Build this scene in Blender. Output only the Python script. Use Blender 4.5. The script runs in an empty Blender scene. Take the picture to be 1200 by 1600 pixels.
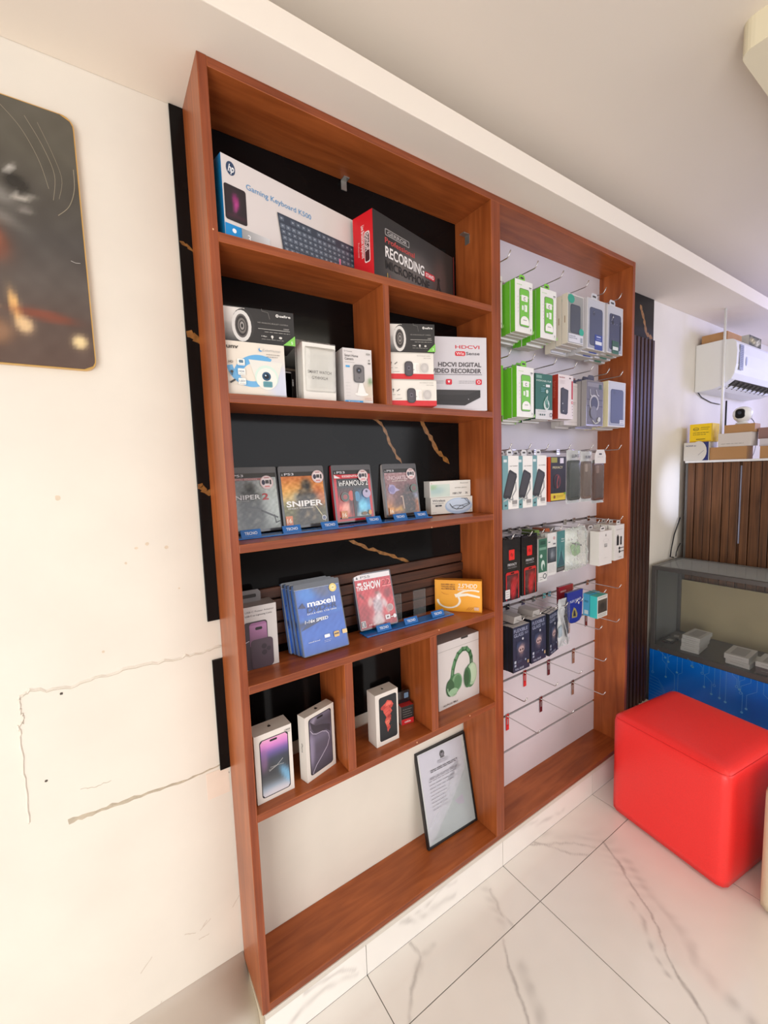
import bpy, bmesh, math, random
from mathutils import Vector, Matrix

C = bpy.context.scene.collection
SC = bpy.context.scene
random.seed(7)
R = math.radians

def s2l(c):
    c = c/255.0
    return c/12.92 if c <= .04045 else ((c+.055)/1.055)**2.4
def L(c): return (s2l(c[0]), s2l(c[1]), s2l(c[2]), 1.0)

# ------------------------------------------------------------------ camera
YAW, PIT, ROL, FPX = .59006, .09586, -.03407, 666.85
cF = Vector((math.sin(YAW)*math.cos(PIT), math.cos(YAW)*math.cos(PIT), -math.sin(PIT)))
cR = Vector((math.cos(YAW), -math.sin(YAW), 0)); cU = cR.cross(cF)
cR2 = cR*math.cos(ROL)+cU*math.sin(ROL); cU2 = -cR*math.sin(ROL)+cU*math.cos(ROL)
cd = bpy.data.cameras.new('camera'); cam = bpy.data.objects.new('camera', cd); C.objects.link(cam)
m = Matrix((cR2, cU2, -cF)).transposed().to_4x4(); m.translation = (-.24246, -.99749, 1.37729)
cam.matrix_world = m
cd.sensor_fit = 'HORIZONTAL'; cd.sensor_width = 36; cd.lens = FPX/1200*36; cd.clip_start = .05
SC.camera = cam

# ------------------------------------------------------------------ world, lights, exposure
w = bpy.data.worlds.new('world'); SC.world = w; w.use_nodes = True
bg = w.node_tree.nodes['Background']; bg.inputs[0].default_value = (1, .99, .98, 1); bg.inputs[1].default_value = .95
def area(name, loc, look, sx, sy, power, col=(1, 1, 1)):
    d = bpy.data.lights.new(name, 'AREA'); d.shape = 'RECTANGLE'; d.size = sx; d.size_y = sy; d.energy = power; d.color = col
    o = bpy.data.objects.new(name, d); C.objects.link(o); o.location = loc
    o.rotation_euler = (Vector(look)-Vector(loc)).to_track_quat('-Z', 'Y').to_euler(); return o
area('doorway_daylight', (-1.9, -2.5, .60), (.1, .2, 1.15), 1.6, 1.7, 55, (1, .97, .95))
area('shopfront_daylight', (2.0, -3.9, 1.5), (1.2, -.4, .2), 3.0, 1.6, 42, (.93, .95, 1))
area('ceiling_lamp', (1.0, -1.6, 2.28), (1.0, -1.6, 0), .5, .5, 4, (1, .93, .8))
area('counter_lamp', (3.9, -.85, 1.9), (3.1, .17, 1.75), .5, .3, 7.5, (.42, .46, 1))
area('showroom_lamp', (4.7, -2.2, 1.5), (2.6, .1, 1.3), .8, 1.2, 20, (.50, .52, 1))  # unseen blue fill, added to tint the right-hand wall lavender
sd = bpy.data.lights.new('sun_reflection', 'SPOT'); sd.energy = 330; sd.color = (.62, .70, 1); sd.spot_size = math.radians(9); sd.spot_blend = 1; sd.shadow_soft_size = .03
so = bpy.data.objects.new('sun_reflection', sd); C.objects.link(so); so.location = (1.75, -2.6, 2.0); so.rotation_euler = (Vector((2.66, .17, 1.2))-so.location).to_track_quat('-Z', 'Y').to_euler()
SC.view_settings.view_transform = 'Standard'; SC.view_settings.look = 'None'
SC.view_settings.exposure = 0.2; SC.view_settings.gamma = 1; SC.view_settings.use_curve_mapping = False

# ------------------------------------------------------------------ materials
def newmat(name):
    mt = bpy.data.materials.new(name); mt.use_nodes = True
    return mt, mt.node_tree, mt.node_tree.nodes['Principled BSDF']
def link(nt, a, b): nt.links.new(a, b)
def plain(name, col, rough=.5, metal=0, coat=0, noise=0, nscale=20, bump=0):
    mt, nt, p = newmat(name)
    p.inputs['Roughness'].default_value = rough; p.inputs['Metallic'].default_value = metal
    p.inputs['Coat Weight'].default_value = coat
    tc = nt.nodes.new('ShaderNodeTexCoord'); nz = nt.nodes.new('ShaderNodeTexNoise')
    nz.inputs['Scale'].default_value = nscale; nz.inputs['Detail'].default_value = 4
    link(nt, tc.outputs['Object'], nz.inputs['Vector'])
    cr = nt.nodes.new('ShaderNodeValToRGB'); c = L(col)
    cr.color_ramp.elements[0].position = .3; cr.color_ramp.elements[1].position = .7
    cr.color_ramp.elements[0].color = [max(0, x*(1-noise)) for x in c[:3]]+[1]
    cr.color_ramp.elements[1].color = [min(1, x*(1+noise)) for x in c[:3]]+[1]
    link(nt, nz.outputs['Fac'], cr.inputs['Fac']); link(nt, cr.outputs['Color'], p.inputs['Base Color'])
    if bump:
        b = nt.nodes.new('ShaderNodeBump'); b.inputs['Strength'].default_value = bump; b.inputs['Distance'].default_value = .002
        link(nt, nz.outputs['Fac'], b.inputs['Height']); link(nt, b.outputs['Normal'], p.inputs['Normal'])
    return mt
def wood(name, c1, c2, scale, rough=.33, dark=None):
    mt, nt, p = newmat(name)
    p.inputs['Roughness'].default_value = rough; p.inputs['Specular IOR Level'].default_value = .4
    tc = nt.nodes.new('ShaderNodeTexCoord'); mp = nt.nodes.new('ShaderNodeMapping'); mp.inputs['Scale'].default_value = scale
    link(nt, tc.outputs['Object'], mp.inputs['Vector'])
    n1 = nt.nodes.new('ShaderNodeTexNoise'); n1.inputs['Scale'].default_value = 1; n1.inputs['Detail'].default_value = 8; n1.inputs['Distortion'].default_value = 1.2
    link(nt, mp.outputs['Vector'], n1.inputs['Vector'])
    n2 = nt.nodes.new('ShaderNodeTexNoise'); n2.inputs['Scale'].default_value = 4.5; n2.inputs['Detail'].default_value = 3
    link(nt, tc.outputs['Object'], n2.inputs['Vector'])
    cr = nt.nodes.new('ShaderNodeValToRGB'); e = cr.color_ramp.elements
    e[0].position = .3; e[0].color = L(c1); e[1].position = .7; e[1].color = L(c2)
    link(nt, n1.outputs['Fac'], cr.inputs['Fac'])
    mx = nt.nodes.new('ShaderNodeMix'); mx.data_type = 'RGBA'; mx.blend_type = 'MULTIPLY'; mx.inputs[0].default_value = .55
    c3 = nt.nodes.new('ShaderNodeValToRGB'); c3.color_ramp.elements[0].position = .35; c3.color_ramp.elements[0].color = (.62, .55, .5, 1)
    c3.color_ramp.elements[1].position = .62; c3.color_ramp.elements[1].color = (1, 1, 1, 1)
    link(nt, n2.outputs['Fac'], c3.inputs['Fac']); link(nt, cr.outputs['Color'], mx.inputs[6]); link(nt, c3.outputs['Color'], mx.inputs[7])
    link(nt, mx.outputs[2], p.inputs['Base Color'])
    b = nt.nodes.new('ShaderNodeBump'); b.inputs['Strength'].default_value = .08; b.inputs['Distance'].default_value = .001
    link(nt, n1.outputs['Fac'], b.inputs['Height']); link(nt, b.outputs['Normal'], p.inputs['Normal'])
    return mt
def marble(name, base, vein, vein2, scale, width, rough, coat, w2=.5):
    mt, nt, p = newmat(name); p.inputs['Roughness'].default_value = rough; p.inputs['Coat Weight'].default_value = coat
    tc = nt.nodes.new('ShaderNodeTexCoord'); oi = nt.nodes.new('ShaderNodeObjectInfo')
    mul = nt.nodes.new('ShaderNodeMath'); mul.operation = 'MULTIPLY'; mul.inputs[1].default_value = 17
    link(nt, oi.outputs['Random'], mul.inputs[0])
    ad = nt.nodes.new('ShaderNodeVectorMath'); link(nt, tc.outputs['Object'], ad.inputs[0]); link(nt, mul.outputs[0], ad.inputs[1])
    mp = nt.nodes.new('ShaderNodeMapping'); mp.inputs['Rotation'].default_value = (0, 0, .9); mp.inputs['Scale'].default_value = (1, .38, 1)
    link(nt, ad.outputs[0], mp.inputs['Vector'])
    def vein_of(sc, wd, dist):
        n = nt.nodes.new('ShaderNodeTexNoise'); n.inputs['Scale'].default_value = sc; n.inputs['Detail'].default_value = 7
        n.inputs['Distortion'].default_value = dist; n.inputs['Roughness'].default_value = .55
        link(nt, mp.outputs['Vector'], n.inputs['Vector'])
        a = nt.nodes.new('ShaderNodeMath'); a.operation = 'SUBTRACT'; a.inputs[1].default_value = .5; link(nt, n.outputs['Fac'], a.inputs[0])
        b = nt.nodes.new('ShaderNodeMath'); b.operation = 'ABSOLUTE'; link(nt, a.outputs[0], b.inputs[0])
        mr = nt.nodes.new('ShaderNodeMapRange'); mr.inputs[1].default_value = 0; mr.inputs[2].default_value = wd
        mr.inputs[3].default_value = 1; mr.inputs[4].default_value = 0; link(nt, b.outputs[0], mr.inputs[0]); return mr
    v1 = vein_of(scale, width, .4); v2 = vein_of(scale*.7, width*5, .8)
    # veins only in places
    nm = nt.nodes.new('ShaderNodeTexNoise'); nm.inputs['Scale'].default_value = scale*1.3; link(nt, ad.outputs[0], nm.inputs['Vector'])
    mr = nt.nodes.new('ShaderNodeMapRange'); mr.inputs[1].default_value = .46; mr.inputs[2].default_value = .62; link(nt, nm.outputs['Fac'], mr.inputs[0])
    def mulf(a, b):
        k = nt.nodes.new('ShaderNodeMath'); k.operation = 'MULTIPLY'; link(nt, a, k.inputs[0])
        if isinstance(b, float): k.inputs[1].default_value = b
        else: link(nt, b, k.inputs[1])
        return k.outputs[0]
    m1 = nt.nodes.new('ShaderNodeMix'); m1.data_type = 'RGBA'; m1.inputs[6].default_value = L(base); m1.inputs[7].default_value = L(vein2)
    link(nt, mulf(mulf(v2.outputs[0], mr.outputs[0]), float(w2)), m1.inputs[0])
    m2 = nt.nodes.new('ShaderNodeMix'); m2.data_type = 'RGBA'; m2.inputs[7].default_value = L(vein)
    link(nt, m1.outputs[2], m2.inputs[6]); link(nt, mulf(mulf(v1.outputs[0], mr.outputs[0]), .85), m2.inputs[0])
    link(nt, m2.outputs[2], p.inputs['Base Color']); return mt
def colmat(name, rough, coat=0, spec=.5, metal=0):
    mt, nt, p = newmat(name); p.inputs['Roughness'].default_value = rough; p.inputs['Coat Weight'].default_value = coat
    p.inputs['Specular IOR Level'].default_value = spec; p.inputs['Metallic'].default_value = metal
    a = nt.nodes.new('ShaderNodeAttribute'); a.attribute_name = 'Col'; link(nt, a.outputs['Color'], p.inputs['Base Color']); return mt
def film(name, tint, alpha, rough=.12):
    mt, nt, p = newmat(name); out = nt.nodes['Material Output']
    p.inputs['Base Color'].default_value = L(tint); p.inputs['Roughness'].default_value = rough
    tr = nt.nodes.new('ShaderNodeBsdfTransparent'); mx = nt.nodes.new('ShaderNodeMixShader')
    fr = nt.nodes.new('ShaderNodeFresnel'); fr.inputs[0].default_value = 1.4
    ad = nt.nodes.new('ShaderNodeMath'); ad.operation = 'ADD'; ad.use_clamp = True; ad.inputs[1].default_value = alpha
    link(nt, fr.outputs[0], ad.inputs[0]); link(nt, ad.outputs[0], mx.inputs[0])
    link(nt, tr.outputs[0], mx.inputs[1]); link(nt, p.outputs[0], mx.inputs[2]); link(nt, mx.outputs[0], out.inputs[0]); return mt

M = {}
M['paper'] = colmat('printed_card', .5)
M['gloss'] = colmat('glossy_plastic', .16, .3)
M['matte'] = colmat('matte_paint', .7, 0, .3)
M['foil'] = colmat('shiny_metal', .28, 0, .5, 1)
M['film'] = film('clear_film', (225, 225, 225), .01)
M['bag'] = film('milky_film', (235, 238, 232), .2, .3)
M['glass'] = film('case_glass', (200, 205, 205), .02, .05)
WC1, WC2 = (146, 74, 34), (184, 102, 52)
M['wood_x'] = wood('wood_along_x', WC1, WC2, (3, 30, 30))
M['wood_z'] = wood('wood_along_z', WC1, WC2, (30, 30, 2.4))
M['edge_x'] = wood('edge_along_x', (122, 58, 30), (156, 82, 48), (3, 60, 90))
M['edge_z'] = wood('edge_along_z', (122, 56, 30), (158, 82, 48), (90, 60, 2))
M['slat'] = wood('dark_slat_wood', (44, 24, 18), (74, 42, 28), (70, 70, 2), .5)
M['slat_x'] = wood('dark_slat_wood_flat', (58, 34, 24), (92, 54, 36), (3, 50, 50), .5)
M['slat_v'] = wood('counter_slat_wood', (76, 50, 32), (124, 82, 52), (60, 60, 2), .5)
M['wall'] = plain('painted_plaster', (226, 219, 207), .75, noise=.035, nscale=5, bump=.15)
M['ceil'] = plain('ceiling_paint', (238, 228, 214), .8, noise=.01, nscale=3)
M['black_marble'] = plain('black_marble', (17, 15, 15), .12, noise=.35, nscale=4); M['black_marble'].node_tree.nodes['Principled BSDF'].inputs['Specular IOR Level'].default_value = .15
M['tile'] = marble('white_marble_tile', (240, 236, 230), (138, 132, 126), (182, 176, 168), 1.5, .010, .14, .3, .55)
M['grout'] = plain('grey_grout', (128, 122, 116), .9)
M['slatboard'] = plain('white_melamine', (214, 208, 214), .4, noise=.02, nscale=8)
M['groove'] = plain('aluminium_groove', (128, 118, 116), .45, .5)
M['chrome'] = plain('chrome_wire', (205, 203, 200), .2, 1)
M['red_leather'] = plain('red_leatherette', (250, 52, 50), .36, noise=.04, nscale=260, bump=.25)
M['cream_leather'] = plain('cream_leatherette', (226, 212, 182), .4, noise=.03, nscale=260, bump=.25)
M['stone'] = colmat('veined_tile', .14, .3)
M['gold'] = plain('gold_trim', (226, 184, 110), .3, .9)
M['blackpl'] = plain('black_plastic', (22, 22, 24), .35)
M['whitepl'] = plain('white_plastic', (232, 232, 230), .35)
M['grey'] = plain('grey_metal_frame', (98, 96, 94), .4, .3, noise=.05, nscale=30)
M['khaki'] = plain('khaki_backing_board', (172, 160, 124), .75, noise=.08, nscale=6)
M['blue'] = plain('blue_acrylic', (18, 108, 188), .2, coat=.4)
M['crackm'] = plain('crack_shadow', (196, 186, 170), .9)
M['gougem'] = plain('bare_plaster', (188, 176, 156), .9, noise=.15, nscale=60, bump=.8)
M['hole'] = plain('dark_hole', (84, 76, 68), .9)
M['stain'] = plain('wall_stain', (214, 198, 176), .8, noise=.08, nscale=40)

# ------------------------------------------------------------------ object helpers
def tag(o, label=None, cat=None, group=None, kind=None):
    if label: o['label'] = label
    if cat: o['category'] = cat
    if group: o['group'] = group
    if kind: o['kind'] = kind
    return o
def adopt(o, parent):
    if parent is not None:
        o.parent = parent; o.matrix_parent_inverse = parent.matrix_basis.inverted() if parent.parent is None else (parent.parent.matrix_basis @ parent.matrix_parent_inverse @ parent.matrix_basis).inverted()
    return o
def obj(name, bm, mats, parent=None, smooth=False):
    me = bpy.data.meshes.new(name); bm.normal_update(); bm.to_mesh(me); bm.free()
    for mt in (mats if isinstance(mats, (list, tuple)) else [mats]): me.materials.append(mt)
    if smooth:
        for p in me.polygons: p.use_smooth = True
    o = bpy.data.objects.new(name, me); C.objects.link(o); return adopt(o, parent)
def empty(name, loc, label, cat, group=None):
    o = bpy.data.objects.new(name, None); o.empty_display_size = .02; C.objects.link(o); o.matrix_basis = Matrix.Translation(loc)
    return tag(o, label, cat, group)
def bxm(bm, x0, x1, y0, y1, z0, z1, mi=0, front=None, bevel=0, mat=None):
    r = bmesh.ops.create_cube(bm, size=1)
    vs = r['verts']
    for v in vs:
        v.co = Vector(((x0+x1)/2+v.co.x*(x1-x0), (y0+y1)/2+v.co.y*(y1-y0), (z0+z1)/2+v.co.z*(z1-z0)))
        if mat: v.co = mat @ v.co
    fs = set(f for v in vs for f in v.link_faces)
    for f in fs:
        f.material_index = mi
        if front is not None:
            f.normal_update()
            if f.normal.y < -.9: f.material_index = front
    if bevel:
        es = set(e for v in vs for e in v.link_edges)
        bmesh.ops.bevel(bm, geom=list(es), offset=bevel, segments=2, affect='EDGES', profile=.5)
    return bm
def box(name, x0, x1, y0, y1, z0, z1, mats, parent=None, front=None, bevel=.0008):
    return obj(name, bxm(bmesh.new(), x0, x1, y0, y1, z0, z1, 0, front, bevel), mats, parent)
def tubem(bm, pts, r, n=8, mi=0, r2=None):
    pts = [Vector(p) for p in pts]; rings = []
    t0 = (pts[1]-pts[0]).normalized(); up = Vector((0, 0, 1)) if abs(t0.z) < .9 else Vector((1, 0, 0))
    nrm = t0.cross(up).normalized()
    for i, p in enumerate(pts):
        t = (pts[min(i+1, len(pts)-1)]-pts[max(i-1, 0)]).normalized()
        nrm = (nrm - t*nrm.dot(t)).normalized(); b = t.cross(nrm)
        rr = r if r2 is None else r+(r2-r)*i/(len(pts)-1)
        rings.append([bm.verts.new(p+nrm*rr*math.cos(2*math.pi*k/n)+b*rr*math.sin(2*math.pi*k/n)) for k in range(n)])
    for a, b in zip(rings, rings[1:]):
        for k in range(n):
            f = bm.faces.new((a[k], a[(k+1) % n], b[(k+1) % n], b[k])); f.material_index = mi; f.smooth = True
    for rg in (rings[0][::-1], rings[-1]):
        f = bm.faces.new(rg); f.material_index = mi
    return bm
def tube(name, pts, r, mt, parent=None, n=8): return obj(name, tubem(bmesh.new(), pts, r, n), mt, parent)
def rrpts(w, h, r, n=5, x=0, y=0):
    out = []
    for cx, cy, a in ((w-r, r, -90), (w-r, h-r, 0), (r, h-r, 90), (r, r, 180)):
        for k in range(n+1):
            t = R(a+90*k/n); out.append((x+cx+r*math.cos(t), y+cy+r*math.sin(t)))
    return out

# ------------------------------------------------------------------ text
_tc = {}
def textmesh(s, bold=0):
    k = (s, bold)
    if k in _tc: return _tc[k]
    cu = bpy.data.curves.new('t', 'FONT'); cu.body = s; cu.size = 1; cu.resolution_u = 3; cu.offset = bold*.022; cu.fill_mode = 'FRONT'
    o = bpy.data.objects.new('t', cu); C.objects.link(o)
    dg = bpy.context.evaluated_depsgraph_get(); me = o.evaluated_get(dg).to_mesh()
    vs = [(v.co.x, v.co.y) for v in me.vertices]; fs = [tuple(p.vertices) for p in me.polygons]
    o.evaluated_get(dg).to_mesh_clear(); bpy.data.objects.remove(o); bpy.data.curves.remove(cu)
    xs = [a for a, b in vs] or [0, 1]
    _tc[k] = (vs, fs, min(xs), max(xs)); return _tc[k]
CAP = .70

# ------------------------------------------------------------------ printed boxes: one mesh coloured face by face
EPS = .00022
class Item:
    def __init__(s): s.v = []; s.f = []; s.c = []; s.m = []; s.mn = []
    def mi(s, mat):
        if mat not in s.mn: s.mn.append(mat)
        return s.mn.index(mat)
    def poly(s, pts, col, mat='paper'):
        b = len(s.v); s.v += [tuple(p) for p in pts]; s.f.append(tuple(range(b, b+len(pts))))
        if isinstance(col[0], (tuple, list)): s.c += [L(c) for c in col]
        else: s.c += [L(col)]*len(pts)
        s.m.append(s.mi(mat))
    def box(s, x0, x1, y0, y1, z0, z1, col, mat='paper', **k):
        P = lambda a, b, c: ((x0, x1)[a], (y0, y1)[b], (z0, z1)[c])
        for nm, q in (('front', ((0,0,0),(1,0,0),(1,0,1),(0,0,1))), ('back', ((1,1,0),(0,1,0),(0,1,1),(1,1,1))),
                      ('left', ((0,1,0),(0,0,0),(0,0,1),(0,1,1))), ('right', ((1,0,0),(1,1,0),(1,1,1),(1,0,1))),
                      ('top', ((0,0,1),(1,0,1),(1,1,1),(0,1,1))), ('bottom', ((0,1,0),(1,1,0),(1,0,0),(0,0,0)))):
            s.poly([P(*t) for t in q], k.get(nm, col), mat)
    def prism(s, pts, y0, y1, col, side=None, mat='paper'):
        s.poly([(x, y0, z) for x, z in pts], col, mat); s.poly([(x, y1, z) for x, z in pts][::-1], side or col, mat)
        n = len(pts)
        for i in range(n):
            a, b = pts[i], pts[(i+1) % n]
            s.poly([(a[0], y1, a[1]), (b[0], y1, b[1]), (b[0], y0, b[1]), (a[0], y0, a[1])], side or col, mat)
    def face(s, which, w, d, h, mat='paper'):
        o, U, V, N, ww, hh = {'front': ((0, 0, 0), (1, 0, 0), (0, 0, 1), (0, -1, 0), w, h),
            'left': ((0, d, 0), (0, -1, 0), (0, 0, 1), (-1, 0, 0), d, h),
            'right': ((w, 0, 0), (0, 1, 0), (0, 0, 1), (1, 0, 0), d, h),
            'top': ((0, 0, h), (1, 0, 0), (0, 1, 0), (0, 0, 1), w, d)}[which]
        return Face(s, Vector(o), Vector(U), Vector(V), Vector(N), ww, hh, mat)
    def build(s, name, M4=None, label=None, cat=None, group=None, parent=None):
        me = bpy.data.meshes.new(name); me.from_pydata(s.v, [], s.f)
        for n in s.mn: me.materials.append(M[n])
        me.polygons.foreach_set('material_index', s.m)
        a = me.color_attributes.new('Col', 'FLOAT_COLOR', 'CORNER')
        a.data.foreach_set('color', [x for c in s.c for x in c]); me.update()
        o = bpy.data.objects.new(name, me); C.objects.link(o)
        if M4 is not None: o.matrix_basis = M4
        if parent is not None: o.parent = parent
        return tag(o, label, cat, group)
class Face:
    def __init__(s, it, o, U, V, N, w, h, mat): s.it = it; s.o = o; s.U = U; s.V = V; s.N = N; s.w = w; s.h = h; s.l = 1; s.mat = mat
    def p(s, x, y): return s.o+s.U*(x*s.w)+s.V*(y*s.h)+s.N*(s.l*EPS)
    def poly(s, pts, col):
        s.it.poly([s.p(*q) for q in pts], col, s.mat); s.l += 1; return s
    def rect(s, x0, y0, x1, y1, col): return s.poly([(x0, y0), (x1, y0), (x1, y1), (x0, y1)], col)
    def ell(s, cx, cy, r, col, ry=None, n=20, a=0, b=360, asp=None):
        rx = r; ry = (r*s.w/s.h) if ry is None else ry
        pts = [(cx+rx*math.cos(R(a+(b-a)*k/n)), cy+ry*math.sin(R(a+(b-a)*k/n))) for k in range(n+(b-a < 360))]
        return s.poly(pts, col)
    def ring(s, cx, cy, r, t, col, ry=None, a=0, b=360, n=24):
        ry = (r*s.w/s.h) if ry is None else ry
        q = lambda k, f: (cx+r*f*math.cos(R(a+(b-a)*k/n)), cy+ry*f*math.sin(R(a+(b-a)*k/n)))
        for k in range(n): s.it.poly([s.p(*q(k, 1)), s.p(*q(k+1, 1)), s.p(*q(k+1, 1-t)), s.p(*q(k, 1-t))], col, s.mat)
        s.l += 1; return s
    def rrect(s, x0, y0, x1, y1, r, col):   # r in metres
        pts = rrpts((x1-x0)*s.w, (y1-y0)*s.h, r, 4); return s.poly([(x0+a/s.w, y0+b/s.h) for a, b in pts], col)
    def line(s, pts, t, col):               # t in metres
        P = [Vector((x*s.w, y*s.h)) for x, y in pts]
        for i in range(len(P)-1):
            d = (P[i+1]-P[i]).normalized()*.5*t; n = Vector((-d.y, d.x))
            q = [P[i]-d*.6-n, P[i+1]+d*.6-n, P[i+1]+d*.6+n, P[i]-d*.6+n]
            s.it.poly([s.p(v.x/s.w, v.y/s.h) for v in q], col, s.mat)
        s.l += 1; return s
    def text(s, t, x, y, hh, col, w=None, al='L', bold=0, rot=0, shear=0):   # hh: cap height / h ; w: width / w
        vs, fs, x0, x1 = textmesh(t, bold)
        sy = hh*s.h/CAP; sx = sy if w is None else w*s.w/(x1-x0)
        off = {'L': 0, 'C': -.5, 'R': -1}[al]*(x1-x0)*sx
        ca, sa = math.cos(R(rot)), math.sin(R(rot))
        b = len(s.it.v)
        for a, c in vs:
            X = (a-x0)*sx+off+c*sy*shear; Y = c*sy
            s.it.v.append(tuple(s.p(x+(X*ca-Y*sa)/s.w, y+(X*sa+Y*ca)/s.h)))
        lc = L(col); k = s.it.mi(s.mat)
        for f in fs: s.it.f.append(tuple(b+i for i in f)); s.it.c += [lc]*len(f); s.it.m.append(k)
        s.l += 1; return s
    def dashes(s, x0, y0, x1, n, dy, col, t=.0009, ragged=.3, seed=1):
        rnd = random.Random(seed)
        for i in range(n):
            e = x1-(x1-x0)*rnd.random()*ragged; yy = y0-i*dy; x = x0
            while x < e:
                q = min(e, x+(x1-x0)*(.08+.14*rnd.random())); hh = t/s.h
                s.it.poly([s.p(x, yy), s.p(q, yy), s.p(q, yy+hh), s.p(x, yy+hh)], col, s.mat); x = q+(x1-x0)*.03
        s.l += 1; return s
    def grid(s, x0, y0, x1, y1, nx, ny, fn):
        def P(i, j): return (x0+(x1-x0)*i/nx, y0+(y1-y0)*j/ny)
        cs = {}
        for i in range(nx+1):
            for j in range(ny+1): cs[i, j] = fn(i/nx, j/ny)
        for i in range(nx):
            for j in range(ny):
                q = ((i, j), (i+1, j), (i+1, j+1), (i, j+1))
                s.it.poly([s.p(*P(*k)) for k in q], [cs[k] for k in q], s.mat)
        s.l += 1; return s
def blobs(base, bl, noise=0, seed=0):
    """smooth print: base colour (or vertical gradient list) with soft coloured spots (cx,cy,rx,ry,rot,colour,strength)"""
    rnd = random.Random(seed); ph = [(rnd.uniform(6, 22), rnd.uniform(6, 22), rnd.uniform(0, 6)) for _ in range(5)]
    def fn(u, v):
        if isinstance(base, list):
            k = v*(len(base)-1); i = min(int(k), len(base)-2); f = k-i
            c = [base[i][j]*(1-f)+base[i+1][j]*f for j in range(3)]
        else: c = list(base)
        for cx, cy, rx, ry, ro, col, st in bl:
            dx, dy = u-cx, v-cy; ca, sa = math.cos(R(ro)), math.sin(R(ro))
            a, b = (dx*ca+dy*sa)/rx, (-dx*sa+dy*ca)/ry; d = a*a+b*b
            g = st*(1/(1+d**3))
            c = [c[j]*(1-g)+col[j]*g for j in range(3)]
        if noise:
            n = sum(math.sin(a*u*3+p+math.sin(b*v*2))*math.sin(b*v*3+p) for a, b, p in ph)*noise
            c = [x+n for x in c]
        return tuple(min(255, max(0, x)) for x in c)
    return fn
def pose(x, y, z, th=0, tilt=0, d=0):
    """box placed by its front bottom left corner, turned by th, leaning back by tilt (degrees)"""
    a, t = R(tilt), R(th)
    z += max(0, math.sin(a))*d
    return Matrix.Translation((x, y, z)) @ Matrix.Rotation(t, 4, 'Z') @ Matrix.Rotation(-a, 4, 'X')
def clone(o, M4=None, label=None):
    c = o.copy(); C.objects.link(c)
    if M4 is not None: c.matrix_basis = M4
    if label: c['label'] = label
    for ch in list(o.children):
        k = ch.copy(); C.objects.link(k); k.parent = c
    return c
ORD = ['first', 'second', 'third', 'fourth', 'fifth', 'sixth', 'seventh', 'eighth']
W_ = (226, 223, 218); BK = (24, 24, 26); GR = (120, 120, 122)
def apple(f, x, y, r, col, bg):
    """bitten apple mark, r is half width / face width"""
    k = f.w/f.h
    f.ell(x-.32*r, y, r*.68, col, r*.95*k, 14); f.l -= 1; f.ell(x+.32*r, y, r*.68, col, r*.95*k, 14)
    f.ell(x+1.05*r, y+.15*r*k, r*.42, bg, None, 12)
    f.ell(x+.15*r, y+1.35*r*k, r*.22, col, r*.42*k, 8)

# ================================================================== SETTING
WY = .1715; FZ = -.1145; CZ = 2.42
wall = obj('wall_back', bxm(bmesh.new(), -3.2, 5.0, WY, WY+.15, FZ-.05, CZ+.02), M['wall']); tag(wall, kind='structure')
ceil = obj('ceiling', bxm(bmesh.new(), -3.2, 5.0, -4.2, WY, CZ, CZ+.1), M['ceil']); tag(ceil, kind='structure')
bm = bxm(bmesh.new(), -3.2, 5.0, -.105, WY, 2.2505, 2.318, bevel=.002)
tag(obj('trim_1', bm, M['ceil']), kind='structure')
bm = bmesh.new()
pts = rrpts(2.6, 2.2, .03, 6, 1.135, -2.755)
lo = [bm.verts.new((x, y, 2.35)) for x, y in pts]; hi = [bm.verts.new((x, y, CZ)) for x, y in pts]
bm.faces.new(lo[::-1])
for i in range(len(lo)): bm.faces.new((lo[i], lo[(i+1) % len(lo)], hi[(i+1) % len(lo)], hi[i]))
tag(obj('trim_2', bm, plain('cream_paint', (236, 226, 196), .7)), kind='structure')
wf = obj('wall_front', bxm(bmesh.new(), -3.2, 5.0, -4.9, -4.75, FZ, CZ), plain('far_side_wall', (150, 142, 134), .8)); tag(wf, kind='structure')
wr = obj('wall_right', bxm(bmesh.new(), 4.9, 5.0, -4.2, WY, FZ, CZ), M['wall']); tag(wr, kind='structure')

# floor tiles
fl = obj('floor', bxm(bmesh.new(), -3.2, 5.0, -4.2, WY, FZ-.06, FZ-.003), M['grout']); tag(fl, kind='structure')
VEINS = [([(1.307, -.169), (1.263, -.244), (1.221, -.321), (1.179, -.377), (1.144, -.414), (1.1, -.472), (1.046, -.542), (.989, -.606), (.95, -.66)], .0035, .75), ([(1.292, -.254), (1.237, -.372), (1.198, -.444), (1.143, -.54), (1.102, -.62), (1.07, -.70)], .018, .42),
  ([(1.15, -.35), (1.06, -.465), (1.03, -.52)], .007, .5), ([(1.081, -.004), (1.12, -.057), (1.153, -.113), (1.202, -.163)], .0035, .55), ([(1.06, -.003), (1.203, -.1), (1.253, -.163)], .004, .5), ([(1.145, -.01), (1.326, -.157)], .02, .22),
  ([(.706, -.166), (.655, -.228), (.625, -.294), (.607, -.352), (.58, -.42), (.55, -.5)], .004, .6), ([(.688, -.252), (.643, -.361), (.60, -.46)], .016, .38), ([(.463, -.003), (.46, -.063), (.414, -.1), (.365, -.142), (.34, -.163)], .005, .5), ([(.522, -.052), (.456, -.066), (.43, -.09)], .010, .42),
  ([(.802, -.042), (.762, -.117), (.759, -.163)], .004, .42), ([(.80, -.02), (.74, -.14)], .014, .25), ([(1.32, -.17), (1.24, -.33), (1.10, -.5)], .05, .16), ([(1.9, -.17), (1.75, -.5), (1.6, -.76)], .006, .5)]
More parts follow.
